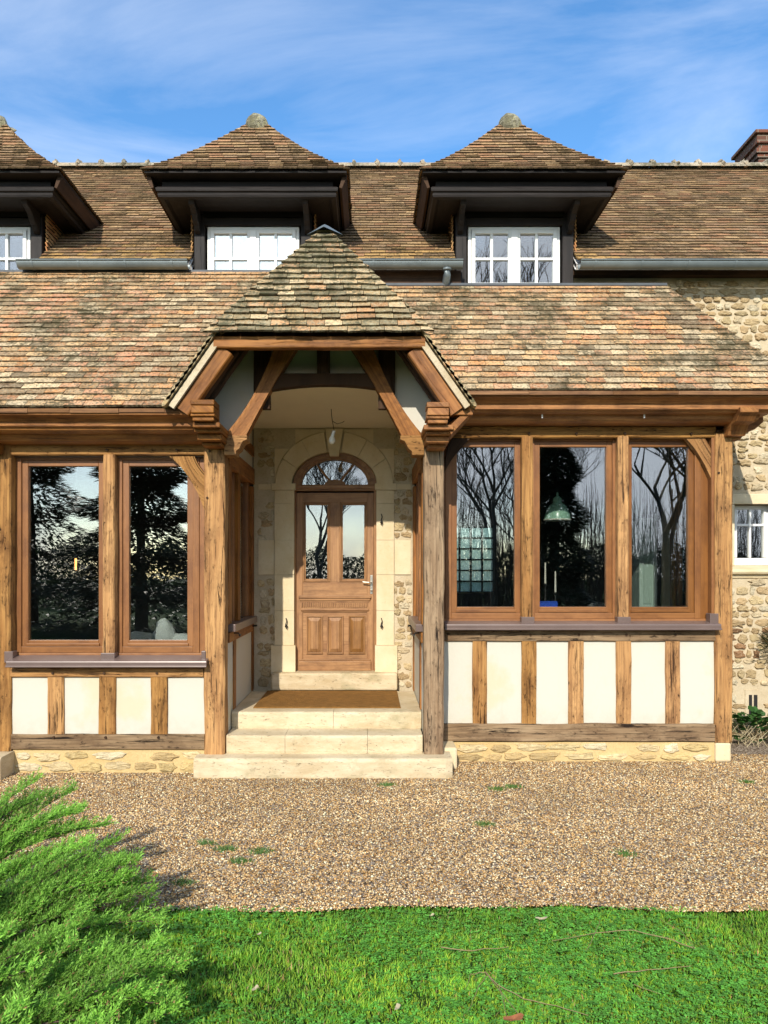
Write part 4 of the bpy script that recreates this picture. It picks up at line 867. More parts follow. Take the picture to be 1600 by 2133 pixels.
# --- dormer (built once round its own centre, then copied)
def zprof(a, z0, h): return z0+h*(.78*a+.22*a*a)
def make_dormer():
    b = MB(); yf = 8.42
    for sx in (-1, 1): b.timber((sx*.585, yf+.06, 4.5), (sx*.585, yf+.06, 5.70), .12, .12, (1, 0, 0), .002, .006)
    b.timber((-.53, yf+.06, 5.645), (.53, yf+.06, 5.645), .085, .12, (0, 0, 1), .002, .006); b.box(-.645, .645, yf+.02, yf+.11, 5.70, 5.93)
    b.box(-.62, .62, 8.55, 9.3, 5.80, 5.90)
    d = b.build('dormer', M['black'], H)
    b = MB(); b.sweep([(-.60, 9.22), (-.60, 8.35), (.60, 8.35), (.60, 9.22)], [(-.05, 5.742), (.25, 5.735), (.28, 5.715), (.325, 5.72), (.335, 5.745), (.325, 5.765), (.345, 5.775), (.352, 5.805), (.335, 5.825), (.30, 5.83), (.295, 5.898), (-.05, 5.90)])
    b.build('dormer_cornice', M['black'], d, bevel=.003)
    b = MB(); b.sweep([(-.60, 9.22), (-.60, 8.35), (.60, 8.35), (.60, 9.22)], [(.10, 5.903), (.44, 5.914), (.445, 5.932), (.10, 5.935)]); b.build('eaves_lining', M['black'], d)
    b = MB()
    for sg in (-1, 1): b.prism([(sg*1.035, 5.925), (sg*1.04, 5.90), (sg*.99, 5.79), (sg*.965, 5.80), (sg*1.0, 5.925)], 7.98, 9.2, (0, 1, 0))
    b.build_each('side_fascia', M['darkoak'], d)
    b = MB(); z0, h, e0, y0, ya = 5.935, 1.065, 1.06, 7.885, 8.80
    def fr(a): z = zprof(a, z0, h); return ((-e0*(1-a)-.012, y0+(ya-y0)*a, z), (e0*(1-a)+.012, y0+(ya-y0)*a, z))
    A = [.90*i/17 for i in range(18)]
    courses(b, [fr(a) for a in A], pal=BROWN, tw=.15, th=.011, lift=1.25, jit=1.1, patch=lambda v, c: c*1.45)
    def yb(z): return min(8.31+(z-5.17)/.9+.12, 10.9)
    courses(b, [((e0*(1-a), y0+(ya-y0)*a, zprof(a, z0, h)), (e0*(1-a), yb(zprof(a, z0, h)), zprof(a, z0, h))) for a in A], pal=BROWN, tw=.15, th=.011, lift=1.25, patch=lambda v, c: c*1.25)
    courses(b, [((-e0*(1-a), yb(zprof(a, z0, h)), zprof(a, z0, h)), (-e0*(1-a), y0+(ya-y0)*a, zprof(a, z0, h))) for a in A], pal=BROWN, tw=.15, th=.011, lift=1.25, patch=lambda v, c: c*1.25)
    b.build('dormer_roof', M['tilebrown'], d)
    zt_ = z0+h; b = MB(); prof = [(math.cos(a)*.12, zt_-.145+math.sin(a)*.12) for a in [PI*i/8 for i in range(9)]]
    y = 8.66
    while y < 10.4:
        q = V((.34, .30, .19))*R.uniform(.8, 1.15); s_ = R.uniform(.97, 1.03)
        b.add([(p[0]*s_, y+dy, p[1]+.004*(dy > 0)) for dy in (0, .33) for p in prof], [list(range(9))]+[(i, i+9, i+10, i+1) for i in range(8)], (0, 1, 0), tuple(q)); y += .325
        b.ball((0, y, zt_-.03), .055, 8, (1.7, .7, .8), .6, tuple(q))
    b.ball((0, 8.72, zt_-.135), .132, 16, (1, .9, 1), .10, (.30, .28, .16)); b.build('ridge_tiles', M['ridge'], d)
    for sg in (-1, 1):
        b = MB(); L_ = []; nn = 13
        for i in range(nn+1):
            z = 5.15+(5.76-5.15)*i/nn; ye = max(8.31+(z-5.17)/.9+.03, 8.47); L_.append(((sg*.668, 8.46, z), (sg*.668, ye, z)) if sg > 0 else ((sg*.668, ye, z), (sg*.668, 8.46, z)))
        courses(b, L_, pal=HOT, tw=.11, th=.012, lift=1.2); b.build('tile_hung_cheek', M['shingle'], d)
        b = MB(); b.prismx([(8.50, 4.6), (8.50, 5.80), (9.3, 5.80), (8.55, 5.1)], sg*.60-.01, sg*.60+.01); b.build('cheek_board', M['darkoak'], d)
        b = MB(); x = sg*.60; b.prismx([(8.415, 5.50), (8.36, 5.52), (8.33, 5.56), (8.27, 5.59), (8.23, 5.64), (8.16, 5.67), (8.10, 5.68), (8.07, 5.735), (8.415, 5.735)], x-.03, x+.03, (0, 1, 0)); b.build('bracket', M['black'], d, bevel=.005)
    b = MB(); t, w_, y1, y2, z0_, z1_ = .034, .505, 8.455, 8.52, 4.62, 5.60
    b.box(-w_, -w_+t, y1, y2, z0_, z1_); b.box(w_-t, w_, y1, y2, z0_, z1_); b.box(-w_+t, w_-t, y1, y2, z1_-t, z1_); b.box(-w_+t, w_-t, y1, y2, z0_, z0_+t)
    b.build('window_frame', M['white'], d, bevel=.004)
    for sg in (-1, 1):
        b = MB(); xa, xb = (-w_+t+.003, -.026) if sg < 0 else (.026, w_-t-.003); s = .040; y1 = 8.44; y2 = 8.50; za, zb_ = z0_+t+.003, z1_-t-.003
        b.box(xa, xa+s, y1, y2, za, zb_); b.box(xb-s, xb, y1, y2, za, zb_); b.box(xa+s, xb-s, y1, y2, zb_-s, zb_); b.box(xa+s, xb-s, y1, y2, za, za+s)
        xm = (xa+xb)/2; b.box(xm-.014, xm+.014, y1+.006, y2-.006, za+s, zb_-s)
        for k in (1, 2): zz = za+s+(zb_-za-2*s)*k/3; b.box(xa+s, xm-.0145, y1+.008, y2-.008, zz-.013, zz+.013); b.box(xm+.0145, xb-s, y1+.008, y2-.008, zz-.013, zz+.013)
        b.build('casement', M['white'], d, bevel=.003)
        b = MB(); b.box(xa+s-.005, xb-s+.005, 8.472, 8.477, za+s-.005, zb_-s+.005); b.build('pane', M['glass'], d)
    b = MB(); b.box(-.034, .034, 8.425, 8.4395, 4.62, 5.56); b.box(-.0255, .0255, 8.44, 8.50, 4.62, 5.56); b.build('cover_strip', M['white'], d, bevel=.003)
    return d
M['ridge'] = bpy.data.materials['ridge tiles']
d0 = make_dormer(); kids = [o for o in bpy.data.objects if o.parent == d0]
base = d0.location.copy()
for i, dx in enumerate(DXS):
    if i == 0: d = d0
    else:
        d = d0.copy(); COL.objects.link(d)
        for k in kids: c = k.copy(); COL.objects.link(c); c.parent = d
    d.location = base+V((dx, 0, 0)); d['group'] = 'dormers along the main roof'
    if i == 1:
        b = MB(); x = -.45
        while x < .45: b.prism([(x, 4.66), (x+.03, 4.66), (x+.03, 5.56), (x, 5.56)], 8.515, 8.522); b.prism([(x+.03, 4.66), (x+.06, 4.66), (x+.06, 5.56), (x+.03, 5.56)], 8.520, 8.527); x += .06
        b.build('curtain', simple('white curtain', (.48, .49, .51, 1), .8, .1), d)

# --- small window of the stone wall
b = MB(); y = YW
b.box(wx0-.075, wx1+.08, y-.012, y+.10, wz1, wz1+.115); b.box(wx0-.06, wx0, y-.010, y+.18, wz0+.02, wz1-.003); b.box(wx1, wx1+.07, y-.010, y+.18, wz0+.02, wz1-.003)
sw = b.build('window_surround', M['ashlar'], H, bevel=.008)
b = MB(); b.prismx([(y+.12, wz0+.03), (y-.02, wz0-.005), (y-.075, wz0-.02), (y-.085, wz0-.045), (y-.07, wz0-.07), (y-.03, wz0-.075), (y-.02, wz0-.11), (y-.012, wz0-.12), (y+.12, wz0-.12)], wx0-.10, wx1+.12); b.build('stone_sill', M['ashlar'], sw, bevel=.006)
b = MB(); f0, f1, g0, g1 = wx0+.012, wx1-.012, wz0+.03, wz1-.005; t = .045; yy = y+.13
b.box(f0, f0+t, yy, yy+.05, g0, g1); b.box(f1-t, f1, yy, yy+.05, g0, g1); b.box(f0+t, f1-t, yy, yy+.05, g1-t, g1); b.box(f0+t, f1-t, yy, yy+.05, g0, g0+.08)
xm = f0+.155+.06; 
b.box(f0+t, f0+t+.03, yy-.012, yy+.04, g0+.085, g1-t); b.box(f1-t-.03, f1-t, yy-.012, yy+.04, g0+.085, g1-t)
for xm in (f0+t+.03+(f1-f0-2*t-.06)/2,): b.box(xm-.012, xm+.012, yy-.006, yy+.03, g0+.085, g1-t)
zm = g0+.085+(g1-t-g0-.085)*.68; b.box(f0+t+.03, f1-t-.03, yy-.004, yy+.03, zm-.012, zm+.012)
b.build('small_window', M['white'], sw, bevel=.003)
b = MB(); b.box(f0+t, f1-t, yy+.018, yy+.024, g0+.085, g1-t); b.build('pane', M['glass'], sw)

# --- interior shell
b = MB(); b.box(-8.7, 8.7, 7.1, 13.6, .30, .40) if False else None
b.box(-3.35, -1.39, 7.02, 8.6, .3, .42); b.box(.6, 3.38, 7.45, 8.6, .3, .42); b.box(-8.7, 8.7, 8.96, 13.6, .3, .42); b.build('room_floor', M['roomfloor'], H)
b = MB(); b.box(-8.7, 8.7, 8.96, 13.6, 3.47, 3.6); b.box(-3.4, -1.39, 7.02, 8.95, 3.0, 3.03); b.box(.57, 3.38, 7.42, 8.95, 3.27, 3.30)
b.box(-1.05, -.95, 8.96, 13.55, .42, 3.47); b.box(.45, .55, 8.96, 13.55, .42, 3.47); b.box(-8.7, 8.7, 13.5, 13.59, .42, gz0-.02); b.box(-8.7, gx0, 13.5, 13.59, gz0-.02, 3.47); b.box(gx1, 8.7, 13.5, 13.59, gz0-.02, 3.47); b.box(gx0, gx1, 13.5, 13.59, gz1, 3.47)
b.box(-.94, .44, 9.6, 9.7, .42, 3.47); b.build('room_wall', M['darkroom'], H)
b = MB(); n_ = 5
for i in range(5):
    for j in range(6):
        xa = gx0+.005+i*.199; za = gz0+.005+j*.192; b.box(xa, xa+.187, 13.62, 13.70, za, za+.18)
b.build('glass_block_panel', M['gblock'], H, bevel=.012)
b = MB(); 
for i in range(6): b.box(gx0+i*.199-.014, gx0+i*.199+.014, 13.61, 13.71, gz0, gz1)
for j in range(7): b.box(gx0, gx1, 13.612, 13.708, gz0+j*.192-.014, gz0+j*.192+.014)
b.build('block_joints', M['iron'], H)
# hanging lamp
lx, ly = X(1161, 8.4), 8.4; zb_ = Z(1083, 8.4)
E = empty('pendant_lamp', (lx, ly, zb_)); tag(E, 'green enamel dome pendant lamp hanging behind the middle window of the right bay', 'lamp')
b = MB(); b.lathe((lx, ly, zb_), [(.145, 0), (.142, .02), (.135, .06), (.115, .12), (.085, .16), (.05, .185), (.045, .20), (.045, .235), (.03, .25), (.012, .262), (.012, .30), (0, .30)], 28); b.lathe((lx, ly, zb_), [(.13, .02), (.108, .115), (.08, .152), (0, .16)], 28); b.build('lamp_shade', M['greenlamp'], E, smooth=True)
b = MB(); b.lathe((lx, ly, zb_), [(.147, -.006), (.15, 0), (.147, .006), (.142, .0)], 28); b.build('shade_rim', M['candle'], E)
b = MB(); b.tube([(lx, ly, zb_+.29), (lx, ly, 3.47 if ly > 8.96 else 3.27)], .004, 6); b.build('cord', M['iron'], E)
# things on the ledge behind the right windows
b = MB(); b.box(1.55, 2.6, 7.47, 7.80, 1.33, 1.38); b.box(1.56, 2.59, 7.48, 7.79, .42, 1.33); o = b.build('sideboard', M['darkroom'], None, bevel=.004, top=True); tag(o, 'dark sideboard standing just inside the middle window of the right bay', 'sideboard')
b = MB(); bx0, bx1 = X(1121, 7.6), X(1161, 7.6); b.box(bx0, bx1, 7.58, 7.70, 1.38, 1.50); b.box(bx0+.004, bx1-.004, 7.576, 7.704, 1.50, 1.512); o = b.build('box', M['blue'], None, bevel=.003, top=True); tag(o, 'small bright blue box on the sideboard below the two candlesticks', 'box')
for p, t_, lab in ((1136, 1172, 'taller of the two candlesticks behind the middle right window'), (1157, 1190, 'shorter of the two candlesticks behind the middle right window')):
    x, y = X(p, 7.75), 7.75; E = empty('candlestick', (x, y, 1.38)); tag(E, lab, 'candlestick', 'candlesticks on the sideboard')
    zt_ = Z(t_, 7.75); zc = zt_-.22
    b = MB(); b.lathe((x, y, 1.38), [(.0, 0), (.04, 0), (.04, .01), (.012, .02), (.009, zc-1.40), (.02, zc-1.385), (.02, zc-1.375), (.01, zc-1.37)], 12); b.build('stem', M['iron'], E)
    b = MB(); b.tube([(x, y, zc), (x, y, zt_)], [.010, .007], 8); b.build('candle', M['candle'], E)
E = empty('round_chair', (X(1246, 8.6), 8.6, .42)); tag(E, 'dark round backed chair seen low through the middle window of the right bay', 'chair')
b = MB(); b.ball((E.location.x, 8.6, 1.25), .2, 16, (1, .25, 1.1)); b.build('backrest', M['darkroom'], E, smooth=True); b = MB(); b.box(E.location.x-.2, E.location.x+.2, 8.42, 8.78, .84, .90); b.build('seat', M['darkroom'], E, bevel=.01)
for sx in (-.17, .17):
    for sy in (-.15, .15): b = MB(); b.tube([(E.location.x+sx, 8.6+sy, .42), (E.location.x+sx*.9, 8.6+sy*.9, .84)], .018, 8); b.build('leg', M['darkroom'], E)
# pale door seen through the third window
dx0, dx1 = X(1326, 9.3), X(1362, 9.3); E = empty('interior_door', (dx0, 9.3, .42)); tag(E, 'pale green panelled interior door standing open behind the right window of the right bay', 'door')
b = MB(); b.box(dx0, dx0+.035, 9.2, 9.95, .42, 2.45); b.box(dx0+.035, dx1-.03, 9.22, 9.26, .42, 2.45); b.build('leaf', simple('pale green paint', (.42, .52, .46, 1), .5, .3), E, bevel=.004)
b = MB()
for za, zb2_ in ((.55, 1.02), (1.10, 1.34), (1.42, 2.3)): b.box(dx0+.055, dx1-.05, 9.208, 9.22, za, zb2_)
b.build('panel', simple('pale green panel', (.36, .46, .40, 1), .5, .3), E, bevel=.004)
b = MB(); b.box(dx1-.028, dx1-.006, 9.18, 9.22, .42, 2.5); b.build('edge_strip', M['white'], E)
# cushions behind left window
for i, (p, q, r_, sc, l_) in enumerate(((292, 1322, .10, (1.4, .7, .75), 'flattened pale cushion at the left end behind the second left window'), (344, 1312, .13, (.85, .6, 1.1), 'upright pale cushion in the middle behind the second left window'), (378, 1326, .11, (1.3, .7, .7), 'low pale cushion at the right end behind the second left window'))):
    b = MB(); b.ball((X(p, 7.55), 7.55, Z(q, 7.55)-.04), r_, 16, sc, .35); o = b.build('cushion', M['cushion'], None, smooth=True, top=True); tag(o, l_, 'cushion', 'cushions on the window seat')
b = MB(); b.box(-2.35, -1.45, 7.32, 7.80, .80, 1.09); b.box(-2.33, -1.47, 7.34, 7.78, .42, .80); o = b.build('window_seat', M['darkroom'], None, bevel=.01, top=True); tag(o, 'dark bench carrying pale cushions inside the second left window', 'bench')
x = X(158, 8.8); z = Z(1176, 8.8); E = empty('hanging_bulb', (x, 8.8, z)); tag(E, 'glowing orange tubular bulb hanging inside the leftmost window', 'lamp')
b = MB(); b.tube([(x, 8.8, z-.06), (x, 8.8, z+.07)], .012, 8); b.build('filament', M['bulb_on'], E); b = MB(); b.tube([(x, 8.8, z+.07), (x, 8.8, z+.11)], .016, 8); b.tube([(x, 8.8, z+.11), (x, 8.8, 3.5)], .003, 6); b.build('cord', M['iron'], E)

# porch bulb
x, y = X(690, 7.62), 7.62; zc = 3.42
E = empty('porch_bulb', (x, y, 3.08)); tag(E, 'bare white bulb hanging on a kinked wire from the porch ceiling above the door', 'light bulb')
b = MB(); b.tube([(x, y, zc), (x+.004, y, 3.36), (x+.012, y, 3.30), (x+.02, y, 3.26), (x+.03, y, 3.20)], .0035, 6); b.tube([(x+.01, y, 3.30), (x+.06, y+.01, 3.275), (x+.11, y, 3.285), (x+.13, y, 3.30)], .003, 6); b.build('wire', M['iron'], E)
b = MB(); b.tube([(x+.03, y, 3.205), (x+.012, y, 3.15)], .016, 10); b.build('socket', M['white'], E)
b = MB(); b.lathe((x+.008, y, 3.07), [(0, 0), (.018, .004), (.03, .02), (.033, .038), (.027, .06), (.016, .08), (.014, .09)], 16); b.build('bulb_glass', M['bulb'], E, smooth=True)

# ------------------------------------------------------------------ vegetation
rng = np.random.default_rng(5)
def blades(n, xr_, yr_, h, wd, base_c, name, lean=.5, edge=True):
    x = rng.uniform(*xr_, n); y = rng.uniform(*yr_, n)
    if edge:
        e = 4.13+.035*np.sin(x*2.3)+.02*np.sin(x*6.1+1); keep = y < e+rng.normal(0, .035, n); x, y = x[keep], y[keep]; n = len(x)
    pat = np.array([mnoise.noise(V((a*1.6, c*1.6, 0))) for a, c in zip(x, y)]); pat2 = np.array([mnoise.noise(V((a*7, c*7, 4))) for a, c in zip(x, y)])
    hh = h*rng.uniform(.45, 1.25, n)*(1+.5*pat2); th = rng.uniform(0, 2*PI, n); ln = rng.uniform(.1, 1, n)*lean*hh
    dx, dy = np.cos(th), np.sin(th); px, py = -dy, dx; w_ = wd*rng.uniform(.6, 1.3, n)
    z0 = -.028+.012*pat2; P = lambda u, s, hz: np.stack([x+dx*u+px*s, y+dy*u+py*s, z0+hz], 1)
    v = np.stack([P(0, -w_/2, 0), P(0, w_/2, 0), P(ln*.35, w_*.42, hh*.6), P(ln*.35, -w_*.42, hh*.6), P(ln, 0*w_, hh)], 1).reshape(-1, 3)
    c = np.array(base_c)[None]*(1+.30*pat[:, None]+.35*pat2[:, None])*rng.uniform(.7, 1.35, (n, 1)); c[:, 0] *= rng.uniform(.75, 1.5, n); dry = rng.random(n) < .035; c[dry] = [.34, .28, .11]; yl = rng.random(n) < .25+.3*pat; c[yl] = c[yl]*np.array([1.5, 1.08, 1.0])
    b_ = np.arange(n)[:, None]*5
    fa = np.concatenate([b_+np.array([[0, 1, 2]]), b_+np.array([[0, 2, 3]]), b_+np.array([[3, 2, 4]])], 0)
    return npmesh(name, v, fa, np.repeat(np.clip(c, 0, 1), 5, 0), M['grass'], 3)
g = blades(190000, (-3.0, 3.4), (2.45, 4.25), .026, .0050, (.17, .40, .036), 'grass', 1.5); struct(g, 'stuff')
# clover leaves in the turf
n = 34000; x = rng.uniform(-3, 3.4, n); y = rng.uniform(2.5, 4.12, n); keep = np.array([mnoise.noise(V((a*1.3+7, c*1.3, 2))) for a, c in zip(x, y)]) > rng.uniform(-.55, .25, n); x, y = x[keep], y[keep]; n = len(x)
vs = []; fs = []; cs = []; zc = rng.uniform(-.008, .014, n); a0 = rng.uniform(0, 2*PI, n); s = rng.uniform(.006, .012, n); cc = np.array([.14, .40, .055])[None]*rng.uniform(.6, 1.5, (n, 1))
parts = []
for k in range(3):
    a = a0+k*2*PI/3; ux, uy = np.cos(a), np.sin(a); tl = rng.uniform(-.3, .5, n)
    parts.append(np.stack([np.stack([x, y, zc], 1), np.stack([x+(ux*.9-uy*.6)*s, y+(uy*.9+ux*.6)*s, zc+tl*s], 1), np.stack([x+ux*1.4*s, y+uy*1.4*s, zc+tl*s*1.2], 1), np.stack([x+(ux*.9+uy*.6)*s, y+(uy*.9-ux*.6)*s, zc+tl*s], 1)], 1))
v = np.concatenate(parts, 0).reshape(-1, 3); f = np.arange(len(v)).reshape(-1, 4); struct(npmesh('clover', v, f, np.repeat(np.tile(cc, (3, 1)), 4, 0), M['grass'], 4), 'stuff')
# weeds in the gravel
wd_ = []
for px, py in ((500, 1795), (545, 1775), (430, 1757), (1035, 1645), (380, 1840), (1305, 1780), (805, 1636), (1070, 1640), (1555, 1630), (470, 1770), (1010, 1718)):
    d = EYE*F/(py-CY); wd_.append((X(px, d), d))
P_ = np.array(wd_); n = 1500; id_ = rng.integers(0, len(P_), n); x = P_[id_, 0]+rng.normal(0, .035, n); y = P_[id_, 1]+rng.normal(0, .025, n)
hh = rng.uniform(.008, .03, n); th = rng.uniform(0, 2*PI, n); v = np.stack([np.stack([x-.003, y, 0*x], 1), np.stack([x+.003, y, 0*x], 1), np.stack([x+np.cos(th)*.015, y+np.sin(th)*.015, hh], 1)], 1).reshape(-1, 3)
struct(npmesh('weeds', v, np.arange(3*n).reshape(-1, 3), np.repeat(np.array([.08, .17, .03])[None]*rng.uniform(.6, 1.4, (n, 1)), 3, 0), M['grass'], 3), 'stuff')
# pebbles
n = 210000; x = rng.uniform(-4.6, 5.2, n); y = 4.08+(rng.random(n)**1.15)*3.5; e = 4.13+.035*np.sin(x*2.3)+.02*np.sin(x*6.1+1)
keep = (y > e-.03*rng.random(n))&(y < np.where(x > .7, np.where(x > 3.45, 8.6, 7.32), np.where(x < -1.55, 6.92, 6.72))); x, y = x[keep], y[keep]; n = len(x)
r_ = rng.uniform(.0038, .0084, n)*np.where(rng.random(n) < .05, 1.4, 1); a = rng.uniform(0, 2*PI, n); el = rng.uniform(.65, 1, n)
oct_ = np.array([[1, 0, 0], [0, 1, 0], [-1, 0, 0], [0, -1, 0], [.25, .1, 1], [0, 0, -1]]); v = oct_[None]+rng.normal(0, .16, (n, 6, 3)); v = v*np.stack([r_, r_*el, r_*.62], 1)[:, None]
ca, sa = np.cos(a)[:, None], np.sin(a)[:, None]; vx = v[:, :, 0]*ca-v[:, :, 1]*sa+x[:, None]; vy = v[:, :, 0]*sa+v[:, :, 1]*ca+y[:, None]; vz = v[:, :, 2]+(r_*.35)[:, None]
pal = np.array([[.52, .40, .23], [.66, .56, .38], [.38, .25, .11], [.20, .13, .065], [.48, .31, .13], [.78, .72, .58], [.40, .29, .16], [.30, .17, .065], [.58, .43, .26]]); c = np.clip(pal[rng.integers(0, 9, n)]*rng.uniform(.75, 1.3, (n, 1))*np.array([1.04, .93, .75]), 0, .85)*(1+.22*np.array([mnoise.noise(V((a*.9, q*1.6, 8)))+.6*mnoise.noise(V((a*3.1, q*4.2, 3))) for a, q in zip(x, y)])[:, None])
f = (np.arange(n)[:, None, None]*6+np.array([[0, 1, 4], [1, 2, 4], [2, 3, 4], [3, 0, 4], [1, 0, 5], [2, 1, 5], [3, 2, 5], [0, 3, 5]])[None]).reshape(-1, 3)
struct(npmesh('gravel', np.stack([vx, vy, vz], 2).reshape(-1, 3), f, np.repeat(c, 6, 0), M['pebble'], 3), 'stuff')

# juniper: arching boughs carrying feathery sprays
def juniper():
    quads = []; cols = []; E = empty('juniper_bush', (-2.1, 3.2, 0)); tag(E, 'spreading bright green juniper with feathery shoots in the left foreground', 'bush')
    bw = MB(); U = R.uniform
    def frond(p, d, ln, up, shade):
        # flat spray: axis with side shoots, each carrying scale leaves
        side = d.cross(up).normalized(); ns = int(ln/.013)
        for i in range(ns):
            t = i/ns; q = p+d*(ln*t)+up*(.25*ln*t*t)
            for sg in (-1, 1):
                sl = ln*.42*(1-t)**.7*U(.6, 1.15)+.008; dd = (d*.85+side*sg*.65+V((U(-.2, .2), U(-.2, .2), U(-.1, .25)))).normalized(); m_ = max(2, int(sl/.011))
                for j in range(m_):
                    r0 = q+dd*(sl*j/m_); tip = r0+(dd*.9+V((U(-.5, .5), U(-.5, .5), U(-.2, .6)))*.7)*U(.011, .019); w_ = (dd.cross(V((U(-1, 1), U(-1, 1), U(-1, 1))))).normalized()*U(.0022, .0038)
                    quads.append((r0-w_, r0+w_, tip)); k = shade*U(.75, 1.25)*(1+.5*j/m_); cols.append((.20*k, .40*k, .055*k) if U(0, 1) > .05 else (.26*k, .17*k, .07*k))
    # boughs: start (x,y,z), direction, length, tilt
    boughs = []
    for i in range(250):
        sx = U(-3.3, -1.05); sy = U(2.2, 3.75)
        if sx > -1.5 and sy > 3.0: continue
        an = U(.05, 1.2); sz = U(.02, .30)*max(.25, min(1, (-1.1-sx)/1.1))
        boughs.append((V((sx, sy, sz)), V((math.cos(an), math.sin(an)*.75, U(.12, .6))).normalized(), U(.30, .55)))
    for an, ln_, sx, sy, tz in ((.75, .95, -2.35, 3.75, .50), (.85, .9, -2.45, 3.75, .42), (.70, 1.0, -2.25, 3.7, .42), (.80, .95, -2.40, 3.7, .60), (.66, .8, -2.2, 3.7, .35), (.45, .9, -2.1, 3.55, .28), (.95, .75, -2.35, 3.7, .7), (.85, .8, -2.2, 3.75, .6), (1.0, .8, -2.5, 3.6, .55), (.6, .75, -2.05, 3.65, .40), (.55, .8, -1.95, 3.5, .35), (.7, .7, -2.6, 3.6, .6), (.8, .75, -2.7, 3.4, .7), (.3, .7, -1.75, 3.45, .3), (.40, .9, -2.0, 3.45, .34), (.30, .85, -1.9, 3.4, .26), (.20, .8, -1.75, 3.3, .2), (.12, .75, -1.6, 3.2, .2), (.05, .75, -1.55, 3.05, .22), (.1, .8, -1.6, 2.9, .22), (.15, .8, -1.6, 2.75, .22), (.3, .7, -1.65, 2.6, .25), (.5, .8, -2.0, 3.5, .3)):
        for rp in range(3): boughs.append((V((sx+U(-.08, .08), sy+U(-.08, .08), .08)), V((math.cos(an+U(-.1, .1)), math.sin(an+U(-.1, .1)), tz+U(-.05, .05))).normalized(), ln_))
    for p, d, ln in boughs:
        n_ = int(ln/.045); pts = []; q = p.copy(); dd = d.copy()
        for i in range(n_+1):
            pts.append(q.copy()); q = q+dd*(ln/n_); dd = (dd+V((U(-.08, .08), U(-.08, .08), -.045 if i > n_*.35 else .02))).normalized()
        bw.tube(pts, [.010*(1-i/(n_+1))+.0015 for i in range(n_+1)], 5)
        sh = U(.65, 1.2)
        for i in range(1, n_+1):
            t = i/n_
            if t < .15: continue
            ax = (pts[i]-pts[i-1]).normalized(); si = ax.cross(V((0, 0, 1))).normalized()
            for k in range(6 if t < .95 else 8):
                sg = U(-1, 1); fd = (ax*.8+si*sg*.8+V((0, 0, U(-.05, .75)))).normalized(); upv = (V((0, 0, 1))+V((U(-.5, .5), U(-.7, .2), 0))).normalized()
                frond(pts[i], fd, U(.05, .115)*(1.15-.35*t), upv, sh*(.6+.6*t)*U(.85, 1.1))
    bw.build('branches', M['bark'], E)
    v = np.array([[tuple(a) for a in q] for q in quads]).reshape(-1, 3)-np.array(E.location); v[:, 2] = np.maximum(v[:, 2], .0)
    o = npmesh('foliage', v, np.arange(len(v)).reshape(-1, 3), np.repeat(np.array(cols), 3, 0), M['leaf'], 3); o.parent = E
    print('juniper tris', len(quads))
juniper()

# leafy plant and shrub at the right wall
def leafclump(name, label, cat, c, rad, n, sz, col, needle=False, stems=True):
    E = empty(name, (c[0], c[1], 0 if stems else c[2])); tag(E, label, cat); q = []; cc = []; b = MB(); U = R.uniform
    for i in range(n):
        a = U(0, 2*PI); el = U(-.2, 1.3); r0 = U(.35, 1)**.6; p = V((c[0]+rad[0]*r0*math.cos(a)*math.cos(el), c[1]+rad[1]*r0*math.sin(a)*math.cos(el), c[2]+rad[2]*r0*math.sin(el)))
        d = (V((math.cos(a), math.sin(a)*.8-.3, U(-.1, .8)))).normalized(); s = d.cross(V((U(-.4, .4), U(-.4, .4), 1))).normalized(); k = U(.55, 1.35)
        l_ = sz*U(.6, 1.2); w_ = l_*(.07 if needle else .45); m_ = p+d*l_*.5+V((0, 0, .08*l_))
        q += [(p, m_-s*w_, p+d*l_, m_+s*w_)] if needle else [(p, p+d*l_*.35-s*w_, p+d*l_*.8-s*w_*.7, p+d*l_), (p, p+d*l_, p+d*l_*.8+s*w_*.7, p+d*l_*.35+s*w_)]
        cc += [tuple(x_*k for x_ in col)]*(1 if needle else 2)
        if i % (12 if stems else 25) == 0: b.tube([(c[0]+U(-.1, .1)*rad[0], c[1]+.02, 0 if stems else c[2]-.1), ((p.x+c[0])/2, (p.y+c[1])/2, c[2]*.6+p.z*.4), tuple(p)], [.006, .004, .002], 5)
    b.build('stems', M['twig'], E)
    v = np.array([[tuple(a) for a in w_] for w_ in q]).reshape(-1, 3)-np.array(E.location); o = npmesh('leaves', v, np.arange(len(v)).reshape(-1, 4), np.repeat(np.array(cc), 4, 0), M['leaf'], 4); o.parent = E
    return E
leafclump('leafy_plant', 'low plant with broad dark green leaves at the foot of the stone wall', 'plant', (4.12, 8.2, .06), (.48, .26, .25), 330, .085, (.045, .13, .025))
sh_ = leafclump('wall_shrub', 'small shrub with narrow dark leaves against the stone wall below the small window', 'shrub', (4.62, 8.35, 1.0), (.33, .22, .30), 900, .10, (.05, .085, .025), True)
b = MB(); b.tube([(4.66, 8.42, 0), (4.64, 8.40, .3), (4.60, 8.38, .75), (4.62, 8.35, 1.0)], [.030, .024, .018, .010], 8)
for q_ in range(5): b.tube([(4.61, 8.38, .7), (4.62+R.uniform(-.2, .2), 8.34, 1.0+R.uniform(-.05, .15))], [.012, .005], 6)
b.build('trunk', M['bark'], sh_)
b = MB()
for i in range(60): x = R.uniform(3.62, 4.1); y = R.uniform(7.9, 8.4); b.tube([(x, y, 0), (x+R.uniform(-.08, .08), y-.03, R.uniform(.05, .12)), (x+R.uniform(-.15, .12), y-R.uniform(0, .08), R.uniform(.08, .25))], [.004, .003, .002], 4)
o = b.build('dead_stems', M['paleleaf'], None, top=True); tag(o, 'tangle of pale dead stems on the gravel beside the corner post', 'dead plant')

